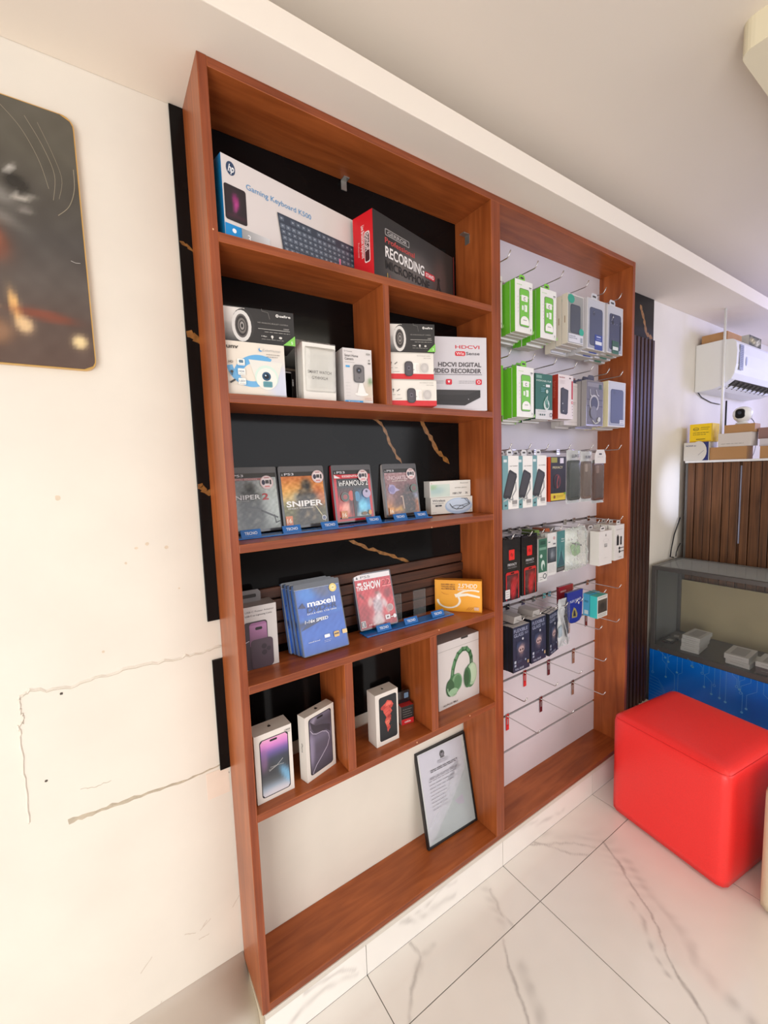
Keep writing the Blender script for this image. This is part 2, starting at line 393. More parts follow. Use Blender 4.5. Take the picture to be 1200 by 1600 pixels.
SVEINS = [([(.435, .09), (.53, .05), (.659, .028)], .010, .45), ([(.469, .085), (.537, .07), (.606, .09), (.66, .075)], .007, .4), ([(.05, .03), (.119, .06), (.177, .055), (.268, .02)], .009, .42), ([(.12, .09), (.22, .07), (.26, .04)], .006, .35), ([(1.096, .06), (1.2, .05), (1.289, .04)], .010, .3), ([(1.0, .09), (1.12, .07)], .008, .3)]
def vein_paint(x, y, VV):
    n1 = math.sin(x*9.1+1.3*math.sin(y*7.7+1))*math.cos(y*8.3+1.1*math.sin(x*11))
    n2 = math.sin(x*31+2*math.sin(y*23))*math.sin(y*37+2*math.sin(x*19)); wx = .006*n2+.004*math.sin(y*90+x*40); a = 0
    wx = .010*math.sin(y*17+3*math.sin(x*9+2))+.003*math.sin(y*61+5*math.sin(x*33))+.0012*math.sin(y*190+7*math.sin(x*90))
    px, py = x+wx*.8, y+.008*math.sin(x*15+2.5*math.sin(y*11))+.002*math.sin(x*83+4*math.sin(y*41))
    st2 = .55+.45*math.sin((x*.55+y)*120+4*math.sin(x*25))*math.sin((x-y)*9+1)
    for P, wd, st in VV:
        if not (min(p[0] for p in P)-4*wd < px < max(p[0] for p in P)+4*wd and min(p[1] for p in P)-4*wd < py < max(p[1] for p in P)+4*wd): continue
        dm = 9
        for (ax, ay), (bx, by) in zip(P, P[1:]):
            dx, dy = bx-ax, by-ay; t = max(0, min(1, ((px-ax)*dx+(py-ay)*dy)/(dx*dx+dy*dy))); dm = min(dm, math.hypot(px-ax-t*dx, py-ay-t*dy))
        a = max(a, st*math.exp(-(dm/wd)**2)*(.62+.25*n2)*(st2 if wd > .006 else 1)*(.75 if wd < .006 else .85))
    b = 2.5*n1+1.5*n2; base = (240+b*.7, 236+b*.7, 230+b*.7); v = (112, 104, 100); return tuple(base[i]*(1-a)+v[i]*a for i in range(3))
xs = [.3078+.6*k for k in range(-4, 8)]; ys = [-.001-.0, -.164, -.764, -1.364, -1.964, -2.564]
for i in range(len(xs)-1):
    for j in range(len(ys)-1):
        g = .0013
        if j < 2 and -.4 < xs[i] < 1.6:
            it = Item(); W2, H2 = xs[i+1]-xs[i]-2*g, ys[j]-ys[j+1]-2*g; it.box(0, W2, -H2, 0, -.008, -.0003, (214, 209, 202), 'stone')
            f = Face(it, Vector((0, -H2, -.0003)), Vector((1, 0, 0)), Vector((0, 1, 0)), Vector((0, 0, 1)), W2, H2, 'stone')
            f.grid(0, 0, 1, 1, 110, max(24, int(110*H2/W2)), lambda u, v, i=i, j=j, W2=W2, H2=H2: vein_paint(xs[i]+g+u*W2, ys[j+1]+g+v*H2, VEINS))
            adopt(it.build('tile', Matrix.Translation((xs[i]+g, ys[j]-g, FZ))), fl); continue
        o = obj('tile', bxm(bmesh.new(), xs[i]+g-xs[i], xs[i+1]-g-xs[i], ys[j+1]+g-ys[j], ys[j]-g-ys[j], -.008, 0, bevel=.0006), M['tile'])
        o.location = (xs[i], ys[j], FZ+.0); adopt(o, fl)
for a, b in [(xs[i], xs[i+1]) for i in range(len(xs)-1)]:
    for a, b in ([(a, min(b, 0))] if a < -.01 else []) + ([(max(a, 2.345), b)] if b > 2.4 else []):
        o = obj('tile', bxm(bmesh.new(), .0013, b-a-.0013, .0013, WY+.001, -.008, 0, bevel=.0006), M['tile']); o.location = (a, -.001, FZ); adopt(o, fl)
# tiled plinth under the cabinet
pl = obj('trim_3', bxm(bmesh.new(), .0, 2.34, .012, WY, FZ, -.012), plain('plinth_mortar', (206, 192, 168), .8)); tag(pl, kind='structure')
pe = [.004, .3078, .9075, 1.5075, 2.1075, 2.34]
for a, b in zip(pe, pe[1:]):
    it = Item(); it.box(0, b-a-.002, .0003, .0105, 0, .098, (212, 207, 200), 'stone'); f = Face(it, Vector((0, .0003, 0)), Vector((1, 0, 0)), Vector((0, 0, 1)), Vector((0, -1, 0)), b-a-.002, .098, 'stone')
    f.grid(0, 0, 1, 1, int((b-a)*130), 20, lambda u, v, a=a, b=b: vein_paint(a+u*(b-a), v*.098, SVEINS)); adopt(it.build('skirting_tile', Matrix.Translation((a+.001, -.0016, FZ+.0002))), pl)
box('capping_strip', .006, 2.335, -.002, .02, -.0158, -.0005, plain('cream_capping', (212, 205, 194), .6), pl)

# black marble cladding and its neighbours, children of the wall
def child_box(name, x0, x1, y0, y1, z0, z1, mt, parent, bevel=.0008): return box(name, x0, x1, y0, y1, z0, z1, mt, parent, None, bevel)
TH = .006
child_box('marble_panel', -.030, .905, WY-TH, WY+.001, 1.0, 2.2495, M['black_marble'], wall)
child_box('marble_panel', -.026, .905, WY-TH, WY+.001, .583, .893, M['black_marble'], wall)
child_box('marble_panel', 1.80, 2.345, WY-TH, WY+.001, 2.03, 2.2495, M['black_marble'], wall)
# drawn gold veins in the marble
def vein(pts, wd, parent=wall, y=WY-TH-.0003):
    bm = bmesh.new(); rnd = random.Random(int(pts[0][0]*1000)); P = []
    for (a, b), (c, d) in zip(pts, pts[1:]):
        for k in range(5):
            t = k/5; P.append((a+(c-a)*t+rnd.uniform(-.0025, .0025), b+(d-b)*t+rnd.uniform(-.0025, .0025)))
    P.append(pts[-1]); n = len(P)-1
    for i in range(n):
        (a, b), (c, d) = P[i], P[i+1]; v = Vector((c-a, d-b)).normalized(); q = Vector((-v.y, v.x))
        w0 = .8*wd*(.25+abs(math.sin(i*1.3))*.75)*(1 if i else .1); w1 = .8*wd*(.25+abs(math.sin((i+1)*1.3))*.75)*(1 if i+1 < n else .1)
        if i == 0: prev = (bm.verts.new((a+q.x*w0, y, b+q.y*w0)), bm.verts.new((a-q.x*w0, y, b-q.y*w0)))
        cur = (bm.verts.new((c+q.x*w1, y, d+q.y*w1)), bm.verts.new((c-q.x*w1, y, d-q.y*w1)))
        bm.faces.new((prev[0], prev[1], cur[1], cur[0])); prev = cur
    return obj('gold_vein', bm, M['vein'], parent)
M['vein'] = plain('gold_vein_stone', (134, 90, 42), .25, noise=.35, nscale=90)
for P, wd in ([(.50, 1.553), (.545, 1.522), (.575, 1.455), (.615, 1.40)], .008), ([(.70, 1.545), (.735, 1.50), (.775, 1.44), (.83, 1.395)], .013), \
            ([(.40, 1.165), (.47, 1.128), (.55, 1.10), (.64, 1.056)], .008), ([(-.029, 1.945), (0, 1.93), (.05, 1.88)], .006), \
            ([(-.029, 1.735), (.0, 1.715), (.04, 1.70)], .014), ([(-.029, 1.36), (-.01, 1.34), (.02, 1.33)], .012), ([(2.19, 2.20), (2.235, 2.13), (2.265, 2.06), (2.335, 2.045)], .018):
    vein(P, wd)
# horizontal timber slats behind the lower middle shelf
for k in range(5):
    z0 = .894+k*.0345
    child_box('wood_slat', .015, .876, WY-.017-.003*(k % 2), WY, z0, z0+.030, M['slat_x'], wall, .002)
# vertical fluted slats right of the cabinet
fb = child_box('fluted_panel', 1.82, 2.340, WY-.006, WY, FZ+.002, 2.03, M['slat'], wall, 0)
for k in range(13):
    x0 = 1.825+k*.0398
    o = obj('slat', bxm(bmesh.new(), x0, x0+.027, WY-.022, WY-.005, FZ+.002, 2.03, bevel=.003), M['slat']); adopt(o, fb)
# plaster repairs
def ribbon(name, pts, wd, mt, jag=.002, h=.0015, taper=False):
    bm = bmesh.new(); rnd = random.Random(5); P = []
    for (a, b), (c, d) in zip(pts, pts[1:]):
        for k in range(6): t = k/6; P.append((a+(c-a)*t+rnd.uniform(-jag, jag)*.5, b+(d-b)*t+rnd.uniform(-jag, jag)))
    P.append(pts[-1]); n = len(P)-1; prev = None
    for i in range(n+1):
        a, b = P[i]; c = P[min(i+1, n)]; e = P[max(i-1, 0)]; v = Vector((c[0]-e[0], c[1]-e[1])).normalized(); q = Vector((-v.y, v.x))
        ww = wd*(.6+rnd.random()*.6)*((1-.75*i/n) if taper else 1)
        cur = [bm.verts.new((a+q.x*ww, WY-.0001, b+q.y*ww)), bm.verts.new((a+q.x*ww*.3, WY-h, b+q.y*ww*.3)), bm.verts.new((a-q.x*ww, WY-.0001, b-q.y*ww))]
        if prev:
            bm.faces.new((prev[0], prev[1], cur[1], cur[0])); bm.faces.new((prev[1], prev[2], cur[2], cur[1]))
        prev = cur
    return obj(name, bm, mt, wall)
crack = [(-.001, .924), (-.057, .922), (-.118, .922), (-.215, .925), (-.279, .924), (-.339, .917), (-.399, .93), (-.416, .918), (-.417, .892), (-.412, .869), (-.422, .858), (-.423, .822), (-.423, .718), (-.425, .636)]
ribbon('plaster_ridge', crack, .0028, M['wall'], .004, .003)
ribbon('plaster_crack', [(a, b-.0035) for a, b in crack], .0009, M['crackm'], .003, .0004)
ribbon('plaster_gouge', [(-.358, .601), (-.305, .601), (-.241, .599), (-.157, .592), (-.08, .592), (-.023, .598)], .0065, M['gougem'], .002, .0018, True)
ribbon('plaster_crack', [(-.33, .668), (-.30, .662), (-.27, .664)], .0008, M['crackm'], .002, .0006)
def disc(name, x, z, r, mt, ry=1, y=WY-.0004):
    bm = bmesh.new(); rnd = random.Random(int(abs(x)*999))
    bm.faces.new([bm.verts.new((x+r*(1+rnd.uniform(-.2, .2))*math.cos(k*math.pi/6), y, z+ry*r*(1+rnd.uniform(-.2, .2))*math.sin(k*math.pi/6))) for k in range(12)][::-1])
    return obj(name, bm, mt, wall)
for x, z, r in ((-.345, .906, .003), (-.388, .717, .003), (-.042, .561, .0042), (-.006, .565, .0035)): disc('screw_hole', x, z, r, M['hole'])
for x, z, r, e in ((-.314, 1.343, .005, 1.3), (-.152, 1.221, .004, 1), (-.175, 1.214, .004, .8), (-.111, 1.208, .004, 1.2), (-.199, 1.181, .003, 1), (-.09, 1.10, .0025, 1), (-.26, .98, .003, 1)): disc('wall_scuff', x, z, r, M['stain'], e)
for P in ([(-.107, .152), (-.078, .17)], [(-.145, .166), (-.118, .153)], [(-.112, .128), (-.085, .128)], [(-.25, .13), (-.222, .158)], [(-.225, .0), (-.21, .02)], [(-.02, .165), (.0, .19)], [(-.10, .158), (-.088, .172)]):
    ribbon('wall_scratch', P, .0014, plain('scratch_grey', (206, 194, 180), .9) if 'scr' not in M else M['scr'], .001, .0003)
bm = bmesh.new(); pr = [(WY+.005, .03), (WY-.001, .012), (WY-.02, -.004), (.07, -.026), (.045, -.036), (.036, -.055), (.034, FZ-.002), (WY+.005, FZ-.002)]
va = [bm.verts.new((-3.2, y, z)) for y, z in pr]; vb = [bm.verts.new((-.0005 if y > .03 else .004, y, z)) for y, z in pr]
bm.faces.new(va); bm.faces.new(vb[::-1])
for i in range(len(pr)): bm.faces.new((va[i], vb[i], vb[(i+1) % len(pr)], va[(i+1) % len(pr)]))
bmesh.ops.recalc_face_normals(bm, faces=bm.faces[:]); cb = obj('trim_4', bm, M['wall']); tag(cb, kind='structure')
for p_ in cb.data.polygons: p_.use_smooth = abs(p_.normal.x) < .5 and p_.normal.z > -.5
child_box('plaster_patch', -.062, -.004, WY-.0006, WY+.001, .51, .585, plain('pinkish_filler', (232, 216, 200), .8, noise=.03), wall, 0)

# ================================================================== CABINET
cab = empty('display_cabinet', (0, 0, 0), 'tall reddish-brown wooden cabinet against the wall, shelves left, hook bay right', 'cabinet')
T = .0201; XD = .877; XE = .9196; WW = 1.7986
def board(name, a, mats='x', bev=.001):
    return box(name, *a, [M['wood_'+mats], M['edge_'+mats]], cab, 1, bev)
board('side_panel', (0, T, 0, WY-.0065, 0, 2.25), 'z'); board('side_panel', (WW-T, WW, 0, WY-.0065, 0, 2.25), 'z')
board('centre_panel', (XD, XE, .0, WY-.0065, T, 2.25-T), 'z')
board('top_panel', (T, WW-T, .0005, WY-.0065, 2.25-T, 2.2498)); board('base_panel', (T, WW-T, .0005, WY-.0005, 0, T))
SZ = [1.9034, 1.5618, 1.2181, .8748, .5433]
for z in SZ: board('shelf_board', (T, XD, .0005, WY-(.0065 if z > 1 else .022 if z > .8 else .0065), z-T, z))
board('divider_board', (.447, .467, .001, WY-.0065, SZ[1], SZ[0]-T), 'z')
board('divider_board', (.2785, .304, .001, WY-.0065, SZ[4], SZ[3]-T), 'z')
board('divider_board', (.583, .6105, .001, WY-.0065, SZ[4], SZ[3]-T), 'z')
for x, y, z in ((.432, .158, 2.2295), (.862, .105, 2.168), (.034, .12, 2.168)):
    bm = bmesh.new()
    if y == .158: bxm(bm, x-.009, x+.009, y+.004, y+.0065, z-.028, z); bxm(bm, x-.009, x+.009, y-.014, y+.0065, z-.003, z)
    else:
        s = 1 if x > .4 else -1
        bxm(bm, x+s*.0125, x+s*.015, y-.01, y+.01, z-.03, z); bxm(bm, x-s*.012, x+s*.015, y-.01, y+.01, z-.003, z)
    obj('metal_bracket', bm, plain('bracket_zinc', (170, 166, 160), .35, .7), cab)
for x, y, z in ((T/2, -.0004, 1.905), (.6, -.0004, 1.20), (.52, -.0004, .533), (.75, -.0004, .537), (.40, -.0004, .865), (.62, -.0004, .870)):
    bm = bmesh.new(); bmesh.ops.create_uvsphere(bm, u_segments=8, v_segments=5, radius=.0022, matrix=Matrix.Translation((x, y+.0012, z))); obj('screw_plug', bm, plain('wood_filler', (222, 170, 130), .7), cab)

# ------------------------------------------------------------------ slatwall
sw = box('slatwall_backing', XE+.0006, WW-T-.0006, WY-.0025, WY-.0005, T+.0005, 2.2297, M['groove'], cab, None, 0); tag(sw, 'white slatwall with aluminium grooves')
GZ = [2.069, 1.752, 1.436, 1.12, .806, .648, .49, .333, .175]
zz = [T+.0005]+sorted(GZ)+[2.2299]
SY = .150
for a, b in zip(zz, zz[1:]):
    box('slat_board', XE+.0005, WW-T-.0005, SY, WY-.003, a+(.005 if a > .1 else 0), b-(.005 if b < 2.2 else 0), M['slatboard'], sw, None, .0006)
    if b < 2.2: box('groove_rail', XE+.0005, WW-T-.0005, SY+.008, WY-.003, b-.005, b+.005, M['groove'], sw, None, 0)
rowname = ['top', 'second', 'third', 'fourth', 'fifth', 'sixth', 'seventh', 'eighth', 'ninth']
def hookmesh(L_=.152, up=.02):
    it = Item()
    bm = tubem(bmesh.new(), [(0, SY+.006, -.012), (0, SY-.001, -.004), (0, SY-.006, -.001), (0, SY-L_+.004, 0), (0, SY-L_-.002, .003), (0, SY-L_-.012, up)], .0019, 8)
    bxm(bm, -.011, .011, SY-.0035, SY-.0005, -.014, .010, bevel=.0006)
    me = bpy.data.meshes.new('display_hook'); bm.normal_update(); bm.to_mesh(me); bm.free(); me.materials.append(M['chrome']); return me
HM = hookmesh()
tagi = {}
for nm, c in (('red', (206, 40, 40)), ('dark', (96, 34, 40)), ('brown', (150, 110, 92))):
    it = Item(); it.box(-.009, .009, SY-.0045, SY-.0035, -.062, -.012, c, 'gloss')
    f = Face(it, Vector((-.009, SY-.0045, -.062)), Vector((1, 0, 0)), Vector((0, 0, 1)), Vector((0, -1, 0)), .018, .05, 'gloss')
    f.rect(.3, .5, .7, .98, (190, 178, 178)); f.rect(.4, .5, .55, .95, (60, 44, 44))
    if nm == 'red': f.rect(.15, .05, .85, .4, (222, 60, 60))
    me = it.build('price_tag'); tagi[nm] = me.data; bpy.data.objects.remove(me)
HX = [[.965, 1.085-.043, 1.178, 1.35, 1.50, 1.645], [.965, 1.045, 1.156, 1.28, 1.39, 1.49, 1.668], [.957, 1.034, 1.122, 1.243, 1.357, 1.447, 1.533],
      [.965, 1.066, 1.136, 1.19, 1.248, 1.365, 1.515, 1.585, 1.705], [1.019, 1.12, 1.218, 1.29, 1.362, 1.40, 1.575, 1.702], [1.547, 1.693], [1.034, 1.227, 1.395, 1.588], [1.113, 1.339, 1.585]]
HX[0] = [.955, 1.10, 1.249, 1.414, 1.54, 1.66]; HX[1] = [.955, 1.082, 1.21, 1.339, 1.453, 1.574, 1.682]; HX[2] = [.955, 1.060, 1.164, 1.303, 1.459, 1.575, 1.68]
TAGS = {(5, 0): 'brown', (5, 1): 'dark', (6, 0): 'dark', (6, 1): 'red', (6, 2): 'dark', (6, 3): 'brown', (7, 0): 'red', (7, 1): 'dark', (7, 2): 'brown'}
for r, xs_ in enumerate(HX):
    for k, x in enumerate(xs_):
        o = bpy.data.objects.new('display_hook', HM); C.objects.link(o); o.location = (x, 0, GZ[r])
        emp = 'bare ' if r >= 5 or (r, k) in ((4, 7),) else ''
        pos = 'only' if len(xs_) == 1 else ORD[k] if k < 8 else 'ninth'
        side = 'leftmost' if k == 0 else 'rightmost' if k == len(xs_)-1 else pos+' from left'
        tag(o, f'{emp}chrome wire hook, {side} on the {rowname[r]} slatwall row', 'hook', 'wire hooks in the slatwall')
        if (r, k) in TAGS:
            t = bpy.data.objects.new('price_tag', tagi[TAGS[r, k]]); C.objects.link(t); t.parent = o
            tag(t, {'red': 'red price tag', 'dark': 'dark maroon price tag', 'brown': 'brown price tag'}[TAGS[r, k]])

# ================================================================== ITEMS ON THE LEFT SHELVES
SH = SZ  # shelf top heights
def carton(w, d, h, col, mat='paper', **k):
    it = Item(); it.box(0, w, 0, d, 0, h, col, mat, **k); return it
# --- keyboard box
w, d, h = .46, .04, .172
it = carton(w, d, h, (216, 208, 204), left=(0, 134, 200), top=(214, 210, 206)); f = it.face('front', w, d, h)
f.ell(.047, .86, .0235, (38, 60, 92), .085); f.text('hp', .047, .82, .09, (235, 235, 235), w=.030, al='C', bold=1, shear=.25)
f.text('Gaming Keyboard K500', .123, .695, .068, (92, 146, 190), w=.39, bold=.4)
f.rrect(.006, .22, .118, .655, .005, (34, 24, 30)); f.grid(.012, .25, .112, .62, 10, 10, blobs((34, 24, 30), [(.5, .62, .16, .22, 20, (150, 40, 110), .9), (.5, .42, .1, .2, -20, (200, 70, 150), .7), (.5, .1, .5, .08, 0, (74, 26, 48), .6)]))
f.rect(.001, 0, .085, .17, (0, 134, 200)); f.ell(.046, .10, .0105, (240, 240, 240))
f.grid(.085, 0, .24, .17, 8, 2, lambda u, v: tuple(150+(216-150)*u for _ in range(3))); f.text('3', .115, .03, .085, (235, 235, 235))
f.poly([(.292, .58), (.97, .58), (.96, .075), (.322, .02)], (52, 60, 74))
for r in range(6):
    n = 19; y0 = .47-r*.075 if r else .49
    for k in range(n):
        if r == 0 and k in (1, 6, 11): continue
        sx = .300+r*.005; x0 = sx+k*(.96-sx)/n
        if r == 5 and 3 < k < 9:
            if k == 4: f.rect(x0, y0, x0+.033*5, y0+.055, (120, 128, 140)); f.l -= 1
            continue
        f.rect(x0+.002, y0, x0+.031, y0+.060, (92, 102, 116) if r % 2 else (80, 90, 104)); f.l -= 1
        f.l += 1; f.rect(x0+.010, y0+.022, x0+.021, y0+.042, (150, 158, 168)); f.l -= 2
f.l += 3
f.rect(.70, .08, .712, .30, (214, 120, 150)); f.rect(.775, .08, .785, .2, (150, 190, 220))
it.build('keyboard_box', pose(.0385, .011, SH[0]+.0005, 11.3), 'long white gaming keyboard box with blue end on the top shelf', 'box')
# --- microphone stand box
w, d, h = .385, .075, .166
RD = (214, 22, 34)
it = carton(w, d, h, (32, 30, 30), left=RD, right=RD, top=(30, 28, 28), bottom=RD); f = it.face('front', w, d, h)
f.grid(.0, 0, 1, 1, 22, 10, blobs((31, 29, 29), [(.42, .28, .26, .42, -20, (112, 103, 98), .8), (.80, .30, .10, .5, 0, (88, 62, 56), .7)]))
f.rrect(.125, .70, .40, .81, .004, (150, 146, 142)); f.rrect(.132, .715, .392, .795, .003, (40, 36, 36)); f.text('GERROR', .26, .725, .055, (176, 172, 168), w=.22, al='C', bold=.6)
f.text('Professional', .12, .58, .085, (190, 70, 66), w=.34, bold=.5)
f.text('RECORDING', .12, .36, .165, (232, 226, 222), w=.46, bold=1)
f.text('MICROPHONE', .12, .17, .135, (24, 20, 20), w=.53, bold=.7)
f.rrect(.585, .345, .72, .455, .006, (190, 32, 44)); f.text('STAND', .652, .37, .062, (240, 220, 220), w=.11, al='C', bold=1)
f.line([(.735, .03), (.775, .40), (.80, .14), (.90, .02)], .003, (14, 13, 13)); f.ell(.775, .42, .014, (14, 13, 13)); f.line([(.775, .30), (.83, .18), (.87, .14), (.91, .06)], .0022, (14, 13, 13))
f.text('1', .13, .03, .07, (190, 160, 60), bold=.5); f.text('1', .16, .03, .05, (170, 60, 60), bold=.5); f.rect(.992, 0, 1, 1, (120, 24, 26))
g = it.face('left', w, d, h); g.text('Live Broadcast Equipment', .42, .82, .07, (240, 230, 230), w=1.12, rot=-90, bold=.6)
g.rrect(.56, .22, .84, .70, .006, (240, 220, 220)); g.rrect(.59, .24, .81, .68, .005, (70, 14, 20)); g.text('bonGR', .62, .665, .10, (240, 220, 220), w=.60, rot=-90, bold=.6)
g.text('Professional', .25, .58, .035, (240, 180, 180), w=.5, rot=-90)
it.build('microphone_stand_box', pose(.4215, .0015, SH[0]+.0005, 13.7, 0), 'black and red recording microphone stand box at the right end of top shelf', 'box')

# --- bullet camera box (two alike)
def bullet_box(w, d, h):
    it = carton(w, d, h, (44, 42, 42), left=(206, 200, 196), right=(150, 40, 40), top=(150, 44, 44), bottom=(60, 56, 56)); f = it.face('front', w, d, h)
    f.grid(0, 0, .36, .97, 10, 10, blobs([(70, 68, 68), (196, 190, 186), (222, 216, 210)], [(.05, .45, .4, .1, 0, (150, 146, 142), .6)]))
    f.poly([(.30, .99), (.5, .97), (.44, 0), (.24, 0)], (44, 42, 42)); f.ell(.27, .50, .155, (52, 50, 50), .46); f.ell(.245, .46, .135, (214, 210, 206), .45); f.ell(.245, .46, .092, (96, 90, 88), .34); f.ell(.245, .46, .078, (48, 44, 44), .29)
    f.ring(.25, .46, .06, .3, (110, 104, 100), .22); f.ell(.25, .46, .030, (150, 144, 140), .12); f.ell(.25, .46, .014, (30, 28, 28), .06)
    f.ell(.755, .855, .022, (235, 232, 228)); f.ell(.755, .855, .010, (44, 42, 42)); f.text('safire', .785, .82, .07, (235, 232, 228), w=.165, bold=.8)
    f.text('HD ANALOG BULLET CAMERA', .47, .585, .04, (150, 146, 142), w=.44); f.text('1080P', .92, .46, .04, (180, 176, 172), w=.08, al='R'); f.rect(.47, .42, .93, .432, (200, 196, 190))
    f.dashes(.56, .34, .93, 1, .05, (160, 156, 150), .0012, 0, 3)
    f.text('5 Mpx', .51, .20, .035, (220, 216, 210), w=.08, bold=.5); f.ell(.665, .22, .018, (220, 216, 210), .04); f.rect(.66, .15, .67, .22, (220, 216, 210)); f.ell(.785, .205, .024, (206, 202, 196), .035); f.dashes(.51, .12, .83, 1, .05, (150, 146, 140), .001, 0, 5)
    f.poly([(.82, .0), (1, 0), (1, .30)], (126, 196, 84)); f.text('5', .94, .05, .08, (220, 240, 210), bold=1)
    f.line([(.53, .99), (.535, .93), (.62, .90), (.64, .72)], .0008, (120, 116, 112)); return it
tilted = bullet_box(.161, .085, .078)
bA = tilted.build('bullet_camera_box', pose(.0245, .025, SH[1]+.1215, -8.0), 'black bullet camera box with green corner lying on the white dome camera box', 'box', 'bullet camera boxes')
bB = clone(bA, pose(.4735, .022, SH[1]+.1515, -22), 'black bullet camera box with green corner topping two red-striped white boxes')
bB.scale = (.86, 1, 1)
# --- dome camera box
w, d, h = .136, .11, .120
it = carton(w, d, h, (226, 216, 202), left=(214, 204, 190), top=(60, 58, 56)); f = it.face('front', w, d, h)
f.grid(0, 0, 1, 1, 12, 12, blobs((226, 216, 202), [(.95, .2, .25, .45, 20, (196, 204, 226), .8)]))
f.ring(.55, .28, .45, .28, (100, 168, 216), .50, 60, 175); f.ring(.42, .62, .41, .24, (110, 172, 216), .46, 190, 290)
f.ell(.5, .2, .0, W_)
f.poly([(.38, .68), (.96, .66), (.86, .32), (.48, .30)], (222, 220, 212)); f.ell(.67, .36, .20, (206, 226, 214), .23); f.ell(.67, .33, .175, (232, 228, 220), .21)
f.ell(.665, .38, .075, (36, 74, 104), .085); f.ell(.665, .38, .045, (16, 24, 40)); f.ell(.65, .395, .014, (190, 210, 230))
f.rrect(.60, .17, .76, .285, .003, (112, 164, 172)); f.rrect(.615, .185, .745, .27, .002, (88, 140, 150))
f.text('unv', .03, .86, .075, (70, 64, 60), w=.19, bold=1)
f.ell(.585, .875, .032, (80, 150, 206)); f.ell(.60, .89, .028, (226, 216, 202)); f.text('ColorHunter', .62, .85, .045, (170, 170, 170), w=.31); f.dashes(.68, .79, .93, 2, .045, (120, 116, 110), .0012, .3, 4)
f.text('HD', .05, .585, .045, (70, 66, 62), w=.07, bold=.6)
for k, yy in enumerate((.55, .37, .19)):
    f.rrect(.19, yy, .31, yy+.12, .002, (238, 236, 230)); f.rrect(.215, yy+.045, .285, yy+.1, .0015, (90, 120, 140)) if k == 0 else f.text(('', 'HDR', 'LED')[k], .25, yy+.05, .035, (96, 120, 140), w=.09, al='C', bold=.5)
    f.dashes(.205, yy+.015, .3, 1, .05, (150, 150, 150), .0009, 0, k)
f.ell(.09, .42, .024, (70, 66, 62)); f.rect(.083, .35, .097, .42, (70, 66, 62)); f.line([(.06, .22), (.13, .27)], .004, (60, 58, 56)); f.rect(0, 0, 1, .012, (150, 140, 128))
it.build('dome_camera_box', pose(.021, .018, SH[1]+.0005, -6), 'cream and blue dome camera box under the black box, far left of second shelf', 'box')
# --- grey phone holder and dark box behind
it = Item(); it.box(0, .062, 0, .05, 0, .088, (46, 40, 40), 'gloss'); f = it.face('front', .062, .05, .088); f.rect(.3, .55, .55, .9, (150, 140, 134)); f.text('i', .6, .5, .2, (230, 230, 230), bold=1); f.rect(.05, .93, .95, .99, (110, 96, 80))
it.build('accessory_box', pose(.166, .078, SH[1]+.0005, 0), 'small dark glossy box in the shadow behind the plastic-wrapped watch box', 'box')
it = Item(); it.poly([(0, 0, .072), (.045, 0, .072), (.045, 0, .0), (.034, 0, .0)], (128, 124, 128), 'foil'); it.prism([(.026, .0), (.045, .0), (.045, .074), (0, .078)], 0, .006, (140, 136, 140), (90, 88, 90), 'gloss')
f = it.face('front', .045, .006, .078); f.ell(.5, .86, .09, (30, 28, 30), .04)
it.build('phone_bracket', pose(.150, .062, SH[1]+.0005, 0), 'grey wedge-shaped metal bracket between dome camera box and watch box', 'bracket')
# --- smart watch box in a plastic bag
w, d, h = .090, .05, .140
it = carton(w, d, h, (228, 224, 216), mat='paper'); f = it.face('front', w, d, h)
f.text('SMART WATCH', .5, .475, .052, (96, 90, 86), w=.72, al='C', bold=.2); f.text('GYHHXLH', .5, .375, .052, (96, 90, 86), w=.48, al='C', bold=.2)
wb = it.build('smart_watch_box', pose(.2075, .018, SH[1]+.0005, -1.5, -2.5), 'plain white smart watch box wrapped in a clear plastic bag', 'box')
def crumple(name, x0, x1, z0, z1, y, amp, mt, parent=None, nx=14, nz=18, seed=3, M4=None, back=None, taper=0):
    bm = bmesh.new(); rnd = random.Random(seed); g = {}
    ph = [(rnd.uniform(2, 9), rnd.uniform(2, 9), rnd.uniform(0, 6)) for _ in range(6)]
    sides = [y] if back is None else [y, back]
    for s_, yy in enumerate(sides):
        for i in range(nx+1):
            for j in range(nz+1):
                u, v = i/nx, j/nz; e = sum(math.sin(a*u*2.3+p)*math.cos(b*v*2.9+p*2) for a, b, p in ph)/6
                k = 1-taper*v
                xm = (x0+x1)/2; xx = xm+(x0-xm+(x1-x0)*u)*k+rnd.uniform(-1, 1)*amp*.3
                edge = min(u, 1-u, v, 1-v)
                yc = yy if back is None else (y+back)/2+(yy-(y+back)/2)*min(1, edge*7)
                g[s_, i, j] = bm.verts.new((xx, yc+e*amp+rnd.uniform(-1, 1)*amp*.35, z0+(z1-z0)*v+rnd.uniform(-1, 1)*amp*.3))
        for i in range(nx):
            for j in range(nz):
                q = [g[s_, i, j], g[s_, i+1, j], g[s_, i+1, j+1], g[s_, i, j+1]]; bm.faces.new(q if s_ == 0 else q[::-1])
    o = obj(name, bm, mt, None)
    for p in o.data.polygons: p.use_smooth = (p.index % 3 != 0)
    if M4 is not None: o.matrix_basis = M4
    if parent is not None: o.parent = parent
    return o
crumple('plastic_sleeve', -.008, .104, .002, .150, -.0045, .0008, M['film'], wb, back=.056, seed=11)
